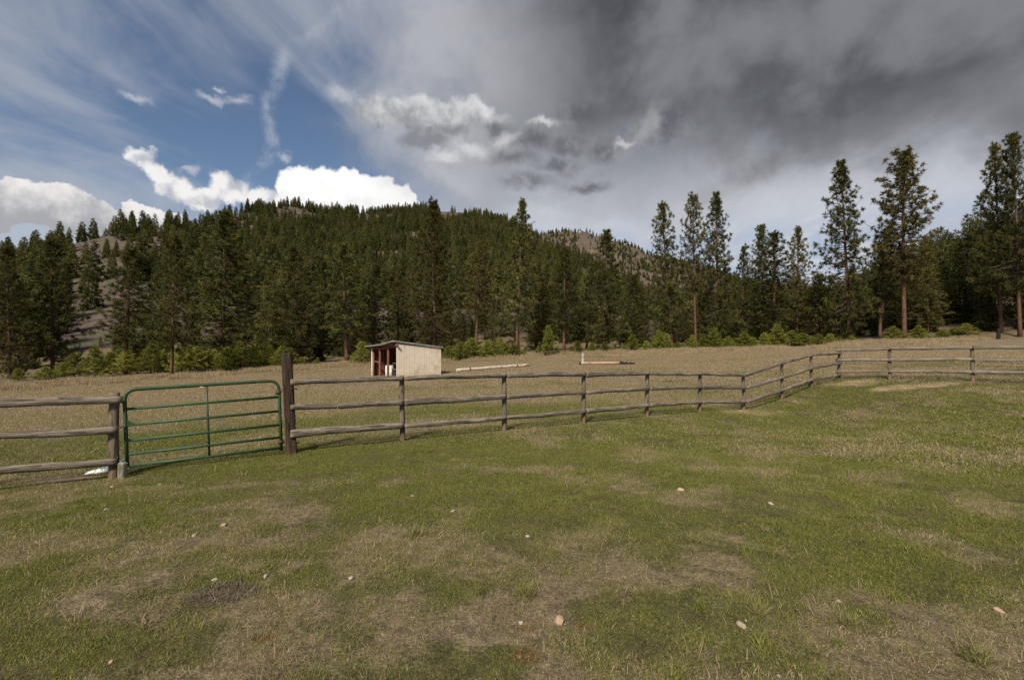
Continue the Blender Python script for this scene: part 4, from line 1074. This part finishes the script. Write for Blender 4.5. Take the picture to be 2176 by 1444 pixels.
# latch chain and corner plate
v = []; ch = Geo()
for i in range(7):
    c = gpt(267, 902).lerp(gpt(250, 903), i / 6) + nv * .045 + Vector((0, 0, -.03 * math.sin(math.pi * i / 6)))
    a = np.arange(9) / 8 * 2 * math.pi
    ax = np.array(dv) ; up = np.array((0, 0, 1.0)) if i % 2 else np.array(nv)
    P_ = np.array(c) + np.cos(a)[:, None] * ax * .019 + np.sin(a)[:, None] * up * .011
    vv, tt = tube(P_, .0045, 5, False); ch.add(vv, tt)
link('latch_chain', ch.mesh('latch_chain', [M['chain']], True), gate)
cp = Geo(); a_, b_, c_ = gpt(267.5, 890), gpt(268, 903), gpt(286, 899)
vv = np.array([tuple(q_ + nv * s_) for s_ in (.012, .020) for q_ in (a_, b_, c_)]); cp.add(vv, [(0, 1, 2), (3, 5, 4), (0, 3, 1), (1, 3, 4), (1, 4, 2), (2, 4, 5), (2, 5, 0), (0, 5, 3)])
link('corner_plate', cp.mesh('corner_plate', [M['gate']]), gate)
v, t = box(-.022, .022, -.002, .002, -.005, .005)
tagp = link('maker_tag', mesh('maker_tag', v, t, [M['white']]), gate, gpt(428, 821.5) + nv * .0265, (0, 0, math.atan2(dv.y, dv.x)))

# short sawn stub that stops the gate
sp = base_at(264) + nv * .16; sgz = hz(sp.x, sp.y)
stub = link('post_stub', post_mesh(170, .235, .060, 'stub'), None, (sp.x, sp.y, sgz), (.02, -.02, 0))
tag(stub, 'short pale sawn post stub standing at the foot of the green gate', 'post')

# crumpled plastic sheet by the short fence
def crumple(seed, nx, ny, w, d, h, m_):
    rng = np.random.default_rng(seed)
    X, Y = np.meshgrid(np.linspace(-1, 1, nx), np.linspace(-1, 1, ny), indexing='ij')
    rr = np.hypot(X, Y); Z = h * np.clip(1 - rr ** 2 * .8, 0, 1) * (.35 + 1.1 * fbm(X * 3 + seed, Y * 3, seed, 3)) + rng.normal(0, h * .12, X.shape)
    x_ = X * w * (1 + .2 * fbm(X * 2, Y * 2, seed + 3, 2)); y_ = Y * d * (1 + .3 * fbm(X * 2, Y * 2, seed + 5, 2))
    v = np.c_[x_.ravel(), y_.ravel(), np.maximum(Z.ravel(), 0)]
    i, j = np.meshgrid(np.arange(nx - 1), np.arange(ny - 1), indexing='ij')
    q = np.stack([i * ny + j, (i + 1) * ny + j, (i + 1) * ny + j + 1, i * ny + j + 1], -1).reshape(-1, 4)
    n = len(v); v2 = v.copy(); v2[:, 2] -= .012
    return mesh('plastic', np.concatenate([v, v2]), np.concatenate([q, q[:, ::-1] + n]), [M[m_]])
c = at(214, 1003, 7.55); tz = hz(c.x, c.y)
tarp = thing('plastic_sheet', 'crumpled white and blue-grey plastic sheet lying behind the short fence by the gate', 'plastic sheet', (c.x, c.y, tz))
link('white_fold', crumple(4, 16, 12, .13, .07, .06, 'tarp'), tarp, (-.02, -.04, 0), (0, 0, .55))
link('dull_fold', crumple(6, 16, 12, .17, .10, .15, 'bluetarp'), tarp, (.14, .12, .01), (0, 0, .5))

# ------------------------------------------------------------------ shed
SC = Vector((-8.36, 35.0, 0)); su = Vector((.783, .623, 0)); sv = Vector((-.623, .783, 0))
SU, SV = 3.69, 4.35
def spos(u, v, z): return SC + su * u + sv * v + Vector((0, 0, z))
g0 = min(hz(*spos(u, v, 0)[:2]) for u in (0, SU) for v in (0, SV)) 
gn = hz(SC.x, SC.y)
sorg = SC + Vector((0, 0, gn))
shed = thing('shed', 'small cream sided loafing shed with open front and sagging grey roof in the field', 'shed', sorg)
syaw = math.atan2(su.y, su.x)
shed.rotation_euler = (0, 0, syaw)        # local x runs along the closed wall, local y along the open front
zt = {(0, 0): 2.40, (1, 0): 2.06, (0, 1): 2.16, (1, 1): 1.92}
def wtop(u, v):
    a, b = u / SU, v / SV
    return (zt[0, 0] * (1 - a) + zt[1, 0] * a) * (1 - b) + (zt[0, 1] * (1 - a) + zt[1, 1] * a) * b - .16 * math.sin(math.pi * min(max(b, 0), 1)) * (1 - a * .5)
def wallboards(n, along, fixed, m_, name, thick=.028, inward=1):
    """vertical boards of one wall, each with its own edges"""
    rb = random.Random(n * 7 + int(fixed * 10))
    Lw = SU if along == 'u' else SV
    for i in range(n):
        a, b = Lw * i / n + .006, Lw * (i + 1) / n - .006
        z0 = -.35; j = rb.uniform(-.003, .003) + (.004 if i % 2 else 0)
        ta = wtop(a, fixed) if along == 'u' else wtop(fixed, a); tb = wtop(b, fixed) if along == 'u' else wtop(fixed, b)
        if along == 'u':
            vv = [(a, fixed + j, z0), (b, fixed + j, z0), (a, fixed + j + thick, z0), (b, fixed + j + thick, z0), (a, fixed + j, ta), (b, fixed + j, tb), (a, fixed + j + thick, ta), (b, fixed + j + thick, tb)]
        else:
            vv = [(fixed + j, a, z0), (fixed + j + thick, a, z0), (fixed + j, b, z0), (fixed + j + thick, b, z0), (fixed + j, a, ta), (fixed + j + thick, a, ta), (fixed + j, b, tb), (fixed + j + thick, b, tb)]
        link(name, mesh(name, vv, BOXQ, [M[m_]]), shed)
wallboards(18, 'u', -.03, 'siding', 'siding_board')                       # closed wall towards the viewer
wallboards(15, 'u', SV, 'inner', 'wall_board')                            # far wall, seen from inside
wallboards(15, 'v', SU - .03, 'inner', 'wall_board')                      # back wall, seen from inside
v, t = box(.03, SU - .05, .002, .018, -.35, 1.9); link('lining', mesh('lining', v, t, [M['dark']]), shed)
v, t = box(-.05, .05, SV - .02, SV + .10, -.4, 2.16); cpost = link('corner_board', mesh('corner_board', v, t, [M['siding']]), shed)
for i, vy in enumerate((1.454, 2.875)):
    link('pole', post_mesh(180 + i, wtop(0, vy) - .02 + .3, .085, 'redpole'), shed, (.02, vy, -.3), (.0, (.012, -.01)[i], 0))
link('pole', post_mesh(183, 2.2, .075, 'redpole'), shed, (.06, SV - .13, -.2))
v, t = tube([(-.02, -.25, 2.33), (.0, 1.4, 2.10), (.02, 2.9, 2.00), (.02, SV + .25, 2.06)], .085, 8); link('header_beam', mesh('header_beam', v, t, [M['redpole']], smooth=True), shed)
for i in range(4):
    vy = .35 + i * 1.22
    v, t = tube([(-.25, vy, wtop(0, vy) + .04), (SU + .05, vy, wtop(SU, vy) + .02)], .05, 6); link('rafter', mesh('rafter', v, t, [M['redpole']], smooth=True), shed)
# roof: sagging sheet with thickness
nu, nv_ = 8, 14; vt = []
for i in range(nu + 1):
    for j in range(nv_ + 1):
        u = -.34 + (SU + .48) * i / nu; w_ = -.12 + (SV + .62) * j / nv_
        b = w_ / SV; a = u / SU
        z_ = np.interp(w_, [-.12, 0, .9, 2.05, 3.2, 4.85], [2.62, 2.60, 2.47, 2.335, 2.27, 2.20]) * (1 - a) + np.interp(w_, [-.12, 2, 4.85], [2.17, 2.06, 1.98]) * a
        vt.append((u, w_, z_))
vt = np.array(vt); n = len(vt); vb = vt.copy(); vb[:, 2] -= .10
i, j = np.meshgrid(np.arange(nu), np.arange(nv_), indexing='ij'); w2 = nv_ + 1
q = np.stack([i * w2 + j, (i + 1) * w2 + j, (i + 1) * w2 + j + 1, i * w2 + j + 1], -1).reshape(-1, 4)
rim = []
idx = [(0, j_) for j_ in range(nv_)] + [(i_, nv_) for i_ in range(nu)] + [(nu, j_) for j_ in range(nv_, 0, -1)] + [(i_, 0) for i_ in range(nu, 0, -1)]
idn = [a_ * w2 + b_ for a_, b_ in idx]
for a_, b_ in zip(idn, idn[1:] + idn[:1]): rim.append((a_, b_, b_ + n, a_ + n))
roof = link('roof', mesh('roof', np.concatenate([vt, vb]), np.concatenate([q, q[:, ::-1] + n, np.array(rim)]), [M['roof']]), shed)
v, t = tube([(-.36, -.10, 2.53), (-.36, .9, 2.39), (-.36, 2.05, 2.26), (-.36, 3.2, 2.19), (-.36, 4.7, 2.13)], .035, 6); link('fascia', mesh('fascia', v, t, [M['dark']], smooth=True), roof)
v, t = tube([(.10, 2.9, .92), (.12, 4.28, .98)], .06, 7); link('stall_rail', mesh('stall_rail', v, t, [M['redpole']], smooth=True), shed)
for z_, u_ in ((.92, .35), (.50, .30)):
    v, t = tube([(u_, .1, z_), (u_, 1.35, z_ + .02)], .035, 6); link('stall_rail', mesh('stall_rail', v, t, [M['rail']], smooth=True), shed)
v, t = tube([(1.2, 2.3, .0), (1.25, 2.35, 1.7)], .035, 6); link('inner_prop', mesh('inner_prop', v, t, [M['rail']], smooth=True), shed)
# things kept in the shed
def sworld(u, v, z): return shed.matrix_basis @ Vector((u, v, z))
wp = sworld(.75, 2.75, 0); wp.z = hz(wp.x, wp.y)
bar = thing('barrel', 'white plastic barrel with a cut top standing inside the open shed', 'barrel', wp)
g = Geo(); prof = [(0, .30), (.05, .33), (.3, .335), (.34, .345), (.38, .335), (.68, .335), (.74, .33), (.80, .315)]
v, t = tube([(0, 0, a_) for a_, b_ in prof], [b_ for a_, b_ in prof], 20, True); g.add(v, t); link('drum', g.mesh('drum', [M['white']], True), bar)
v, t = tube([(0, 0, .80), (0, 0, .83)], [.335, .335], 20, True); link('rim', mesh('rim', v, t, [M['white']], smooth=False), bar)
wp = sworld(.95, .75, 0); wp.z = hz(wp.x, wp.y)
v, t = box(-.3, .3, -.35, .35, .52, .86); o = thing('crate', 'grey crate on the stacked dark lumber inside the shed', 'crate', wp); o.rotation_euler = (0, 0, syaw)
link('body', mesh('crate_body', v, t, [M['greybox']]), o)
v, t = box(-.32, .32, -.37, .37, .86, .90); link('lid', mesh('crate_lid', v, t, [M['greybox']]), o)
wp = sworld(.85, .95, 0); wp.z = hz(wp.x, wp.y)
lum = thing('lumber_stack', 'stack of dark planks on the floor inside the open shed', 'lumber', wp); lum.rotation_euler = (0, 0, syaw)
for i in range(8):
    v, t = box(-.38 + (i % 2) * .39, -.01 + (i % 2) * .39, -.82 - .06 * (i % 3), .78 - .05 * (i % 2), .02 + .125 * (i // 2), .02 + .125 * (i // 2) + .118)
    link('plank', mesh('plank', v, t, [M['dark']]), lum)

# ------------------------------------------------------------------ log, pipe and post in the field
def lay(p, q, r, mname, n=14, wob=.03, sd_=0, sides=12):
    rng = np.random.default_rng(sd_); T_ = np.linspace(0, 1, n)
    P_ = np.array(p)[None] * (1 - T_)[:, None] + np.array(q)[None] * T_[:, None] + rng.normal(0, wob * r, (n, 3))
    v, t = tube(P_, r * (1 + rng.normal(0, .04, n)), sides); return mesh(mname, v, t, [M[mname]], smooth=True)
a_, b_ = at(970, 789, 38.5), at(1124, 777.3, 42)
a_.z = hz(a_.x, a_.y) + .13; b_.z = hz(b_.x, b_.y) + .15
lo = thing('log', 'long pale peeled log with dark bands lying in the dry field right of the shed', 'log', a_)
link('bole', lay((0, 0, 0), b_ - a_, .125, 'peeled', 16, .12, 1), lo)
for f_ in (.17, .82):
    c0 = (b_ - a_) * f_; dd = (b_ - a_).normalized()
    v, t = tube([tuple(c0 - dd * .05), tuple(c0 + dd * .05)], .150, 12); link('band', mesh('band', v, t, [M['iron']], smooth=True), lo)
a2, b2 = at(1000, 781, 40.5), at(1112, 774, 43.2)
a2.z = hz(a2.x, a2.y) + .09; b2.z = hz(b2.x, b2.y) + .10
tag(link('log', lay((0, 0, 0), b2 - a2, .09, 'rail', 12, .1, 2), None, a2), 'thinner grey weathered pole lying behind the pale peeled log', 'log')
a_, b_ = at(1232, 773, 43), at(1318, 773, 43.3)
a_.z = hz(a_.x, a_.y) + .13; b_.z = hz(b_.x, b_.y) + .13
pi_ = thing('pipe', 'brown-pink round pipe lying in the field with a black charred end piece', 'pipe', a_)
link('barrel', lay((0, 0, 0), b_ - a_, .125, 'rustpipe', 8, .02, 3, 16), pi_)
dd = (b_ - a_).normalized()
v, t = tube([tuple(-dd * .04), tuple(dd * .08)], .145, 16); link('collar', mesh('collar', v, t, [M['iron']], smooth=True), pi_)
v, t = tube([tuple((b_ - a_) - dd * .06), tuple((b_ - a_) + dd * .08)], .15, 16); link('collar', mesh('collar', v, t, [M['charred']], smooth=True), pi_)
e_ = at(1348, 773.5, 43.6); e_.z = hz(e_.x, e_.y) + .05
tag(link('charred_log', lay((0, 0, 0), e_ - b_ - dd * .12, .10, 'charred', 9, .3, 4), None, b_ + dd * .12), 'black charred log continuing the line of the brown pipe', 'log')
c = at(1238, 768, 45); c.z = hz(c.x, c.y)
tp = thing('marker_post', 'pale post with a grey box at its top behind the brown pipe', 'post', c)
v, t = box(-.075, .075, -.07, .07, -.2, 1.02); link('shaft', mesh('shaft', v, t, [M['peeled']]), tp)
v, t = box(-.10, .10, -.13, -.072, .62, .98); bx_ = link('box', mesh('meter_box', v, t, [M['greybox']]), tp)
v, t = box(-.13, .13, -.15, .10, 1.02, 1.07); link('cap', mesh('cap', v, t, [M['greybox']]), tp)
c = at(2121, 726, 63); c.z = hz(c.x, c.y)
tag(link('burnt_stump', post_mesh(190, 1.35, .20, 'charred'), None, c, (.03, .05, 0)), 'black burnt stump in the dry grass behind the right fence', 'stump')

# ------------------------------------------------------------------ stones
def stone_mesh(seed, m_):
    rng = np.random.default_rng(seed)
    import bmesh
    bm = bmesh.new(); bmesh.ops.create_icosphere(bm, subdivisions=2, radius=1)
    k_ = rng.normal(size=(9, 3)); k_ /= np.linalg.norm(k_, axis=1)[:, None]; cut = rng.uniform(.55, .85, 9)
    for v_ in bm.verts:
        p = np.array(v_.co); 
        for n_, c_ in zip(k_, cut):
            d_ = p @ n_
            if d_ > c_: p = p - n_ * (d_ - c_) * .9
        v_.co = p * (1 + rng.normal(0, .02))
    me = bpy.data.meshes.new('stone'); bm.to_mesh(me); bm.free(); me.materials.append(M[m_]); return me
ST = [(1188, 1322, .040, 'rockpink', 'largest pinkish stone, upright in the grass near the bottom centre'), (1107, 1324, .022, 'rockgrey', 'small grey stone just left of the largest pinkish stone'),
      (2122, 1298, .036, 'rockpink', 'rounded orange-pink stone in dark grass near the right edge'), (1576, 1330, .036, 'rock', 'flat brown stone in the grass right of the bottom centre'),
      (1447, 1042, .046, 'rockpink', 'pinkish stone in the greenest grass mid-paddock'), (1585, 1318, .014, 'rockgrey', 'tiny grey stone beside the flat brown stone'),
      (227, 1083, .034, 'rockgrey', 'pale stone in the grass in front of the gate stub'), (412, 1139, .030, 'rockgrey', 'pale stone in dry grass left of the middle'), (474, 1117, .034, 'rock', 'tan stone up the slope from the pale stone'),
      (456, 1233, .026, 'rockgrey', 'pale stone at the edge of the dead twig mound'), (565, 1225, .030, 'rockgrey', 'flat white stone just right of the dead twig mound'), (746, 1229, .026, 'rockgrey', 'pale round stone alone right of the twig mound'),
      (876, 1054, .028, 'rockgrey', 'small white stone in green grass below the fence'), (962, 1087, .028, 'rockgrey', 'small grey stone below the fence, further from it than the white one'), (238, 1035, .032, 'rockpink', 'orange stone in the green strip by the gate stub'),
      (1122, 1140, .028, 'rockgrey', 'small grey stone in the middle of the paddock'), (1638, 1071, .036, 'rock', 'tan stone in the bare patch right of the middle'), (235, 1407, .018, 'rockpink', 'small pink stone at the bottom left'),
      (1655, 1437, .016, 'rockgrey', 'grey stone at the bottom edge of the picture'), (1783, 1278, .022, 'rock', 'small tan stone between the flat brown and the orange-pink stones'), (340, 978 + 52, .030, 'rock', 'tan stone just below the green gate')]
for i, (px, py, r_, m_, lab) in enumerate(ST):
    d = 3.0
    for _ in range(25):
        c = at(px, py, d); e = c.z - hz(c.x, c.y); d = d + e / ((py - CY) / F)
        d = max(1.5, min(d, 30))
    c = at(px, py, d)
    o = link('stone', stone_mesh(200 + i, m_), None, (c.x, c.y, hz(c.x, c.y) + r_ * .18), (rnd.uniform(-.4, .4), rnd.uniform(-.4, .4), rnd.uniform(0, 6)))
    r_ *= .8; o.scale = (r_ * 1.2, r_ * .95, r_ * (1.15 if i == 0 else .7)); tag(o, lab, 'stone', 'stones in the grass')

def ground_at(px, py):
    d = 3.0
    for _ in range(25):
        c = at(px, py, d); d = max(1.5, min(d + (c.z - hz(c.x, c.y)) / ((py - CY) / F), 40))
    c = at(px, py, d); return Vector((c.x, c.y, hz(c.x, c.y)))

# dead twig mound and yellow grass tufts that stand out
def blades(g, rng, n, rad_, h0, h1, w, lean, curl=.5, flat=0.0):
    a = rng.uniform(0, 6.28, n); rr = rad_ * np.sqrt(rng.uniform(0, 1, n))
    bx, by = rr * np.cos(a), rr * np.sin(a)
    hd = rng.uniform(0, 6.28, n); L = rng.uniform(h0, h1, n)
    ln = np.abs(rng.normal(lean, .25, n)); ln = np.where(rng.uniform(0, 1, n) < flat, rng.uniform(1.25, 1.5, n), ln)
    ln2 = np.minimum(ln + curl * rng.uniform(.3, 1.2, n), 1.75)
    dx, dy = np.cos(hd), np.sin(hd)
    P0 = np.c_[bx, by, np.full(n, -.01)]
    P1 = P0 + np.c_[dx * np.sin(ln), dy * np.sin(ln), np.cos(ln)] * (L * .55)[:, None]
    P2 = P1 + np.c_[dx * np.sin(ln2), dy * np.sin(ln2), np.cos(ln2)] * (L * .45)[:, None]
    P1[:, 2] = np.maximum(P1[:, 2], .004); P2[:, 2] = np.maximum(P2[:, 2], .003)
    tw = rng.uniform(0, 3.14, n); S_ = np.c_[np.cos(tw), np.sin(tw), np.zeros(n)] * (w * rng.uniform(.6, 1.3, n) / 2)[:, None]
    V = np.stack([P0 - S_, P0 + S_, P1 - S_ * .85, P1 + S_ * .85, P2], 1).reshape(-1, 3)
    b_ = np.arange(n)[:, None] * 5
    T = np.concatenate([b_ + np.array([0, 1, 3]), b_ + np.array([0, 3, 2]), b_ + np.array([2, 3, 4])])
    g.add(V, T, np.repeat(rng.uniform(0, 1, n), 5))
rng = np.random.default_rng(77); g = Geo()
blades(g, rng, 700, .17, .03, .12, .005, 1.0, .6, .5)
c = ground_at(470, 1262); me = g.mesh('twigs', [M['twig']])
o = link('twig_mound', me, None, c); o.scale = (1.25, .9, .9); tag(o, 'low dark mound of dead twigs in the grass left of centre', 'twig mound')
for i, (px, py, s_, lab) in enumerate(((882, 1138, 1.0, 'pale yellow grass tuft in the green grass left of centre'), (1610, 1300, .75, 'bright yellow grass tuft right of the bottom centre near the flat brown stone'), (1118, 1262, .8, 'straw coloured grass tuft left of the largest pinkish stone, further back'), (1805, 1325, .7, 'yellow-green grass tuft right of the flat brown stone'),
                              (2070, 1400, 1.0, 'big pale grass tuft near the bottom right corner'), (1470, 1150, .9, 'grey straw tuft in the middle right of the paddock'), (660, 945, .9, 'pale grass tuft at the foot of the tall gate post'))):
    g = Geo(); blades(g, np.random.default_rng(300 + i), 220, .06, .06, .17, .004, .75, .6)
    c = ground_at(px, py); o = link('grass_tuft', g.mesh('tuft', [M['tuft']]), None, c); o.scale = (s_, s_, s_); tag(o, lab, 'grass tuft', 'grass tufts that stand out')

# ------------------------------------------------------------------ grass
gc = bpy.data.collections.new('grass_sources')
SRC = []
def src(m_, *specs):
    g = Geo()
    for i, sp in enumerate(specs): blades(g, np.random.default_rng(500 + len(SRC) * 7 + i), *sp)
    nm = 'grass_%02d' % len(SRC); source(nm, g.mesh(nm, [M[m_]]), gc); SRC.append(nm)
def src2(ng, nd, *sp, dm='bdry'):
    """a patch with green and dry blades growing through each other; sp = radius, h, width"""
    R_, h, w = sp; g = Geo(); rn_ = np.random.default_rng(500 + len(SRC) * 7)
    blades(g, rn_, ng, R_, h * .35, h, w, .65, .7); k0 = len(g.mi)
    blades(g, rn_, nd, R_, h * .5, h * 1.35, w * .95, .95, .5, .6)
    blades(g, rn_, max(1, nd // 28), R_, h, h * 2.0, w * .85, .35, .35)
    for q_ in range(k0, len(g.mi)): g.mi[q_][:] = 1
    nm = 'grass_%02d' % len(SRC); source(nm, g.mesh(nm, [M['bgreen'], M[dm]]), gc); SRC.append(nm)
# near patches 0.35 m across, middle 0.85 m, far 1.9 m; for each: green, mixed, dry
for a_, b_ in ((290, 24), (190, 90), (100, 150)):
    for q_ in range(2): src2(a_, b_, .18, .043, .0032)
for a_, b_ in ((250, 25), (160, 90), (60, 160)): src2(a_, b_, .43, .050, .0065)
for a_, b_ in ((230, 50), (130, 150), (14, 290)): src2(a_, b_, .95, .060, .015, dm='bfield')
# tall straw at the wood edge
src('bdry', (170, .9, .25, .75, .022, .25, .5))
# single bunches standing out of the turf: straw, and coarse green
src('bdry', (46, .055, .05, .125, .0040, .75, .6, .25)); src('bgreen', (50, .05, .05, .115, .0042, .55, .7)); src('bdry', (9, .10, .10, .20, .0034, .35, .3))
def zone(r0, r1, dens, a0, a1):
    n = int(dens * (a1 - a0) / 2 * (r1 ** 2 - r0 ** 2)); x, y = scatter(n, r0, r1, a0, a1); return x, y
GP, GI, GS, GT = [], [], [], []
def sow(x, y, gi, di, s0, s1, keep=1.0):
    dry, straw, soil, moss = cover(x, y)
    cls = np.clip(np.floor(np.clip(dry + rg.normal(0, .12, len(x)), 0, .999) * 3), 0, 2).astype(int)
    k_ = rg.uniform(0, 1, len(x)) < keep * (1 - np.maximum(.72 * np.maximum(soil, moss), .92 * straw))
    x, y, cls, dry = x[k_], y[k_], cls[k_], dry[k_]
    idx = gi + cls * di + rg.integers(0, di, len(x))
    sc = rg.uniform(s0, s1, len(x)) * (.7 + .6 * fbm(x / 1.3, y / 1.3, 111, 3))
    GP.append(np.c_[x, y, H(x, y) - .004]); GI.append(idx); GS.append(np.c_[sc, sc, sc * rg.uniform(.7, 1.3, len(x))])
    GT.append(np.clip(.35 + rg.normal(0, .28, len(x)), 0, 1))
AW = rad(56)
x, y = zone(1.2, 9.5, 150, -AW, AW); sow(x, y, 0, 2, .6, 1.15)
x, y = zone(9, 24, 24, -AW, AW); sow(x, y, 6, 1, .75, 1.4)
x, y = zone(23.5, 66, 3.2, -AW, AW); sow(x, y, 9, 1, .7, 1.35)
x, y = zone(1.6, 14, 5.0, -AW, AW)
k_ = fbm(x / .9, y / .9, 131, 3) + rg.normal(0, .08, len(x)) > .52; x, y = x[k_], y[k_]
dry, straw, soil, moss = cover(x, y)
idx = np.where(rg.uniform(0, 1, len(x)) < .2, 15, np.where(rg.uniform(0, 1, len(x)) < .25 + .6 * dry, 13, 14)); sc = rg.uniform(.5, 1.15, len(x))
GP.append(np.c_[x, y, H(x, y) - .004]); GI.append(idx); GS.append(np.c_[sc, sc, sc]); GT.append(np.clip(rg.normal(.3, .25, len(x)), 0, 1))
# tall straw band at the wood edge
a = rg.uniform(-.84, .84, 2600); r = np.interp(a, [-.9, -.6, -.3, 0, .3, .6, .8], [58, 62, 63, 63, 65, 74, 78]) + rg.normal(0, 2.6, len(a)) * (1 + 1.2 * (a > .45)) + 3 * (a > .45)
x, y = r * np.sin(a), r * np.cos(a); k_ = fbm(x / 5, y / 5, 121, 3) > .44; x, y = x[k_], y[k_]
sc = rg.uniform(.35, 1.0, len(x)); GP.append(np.c_[x, y, H(x, y) - .01]); GI.append(np.full(len(x), 12)); GS.append(np.c_[sc, sc, sc]); GT.append(rg.uniform(0, .5, len(x)))
GP, GI, GS, GT = map(np.concatenate, (GP, GI, GS, GT))
instancer('grass', GP, rg.uniform(0, 6.28, len(GP)), GS, GI, GT, gc, 'short pasture grass, green mixed with dry straw, over the whole field', 'grass')
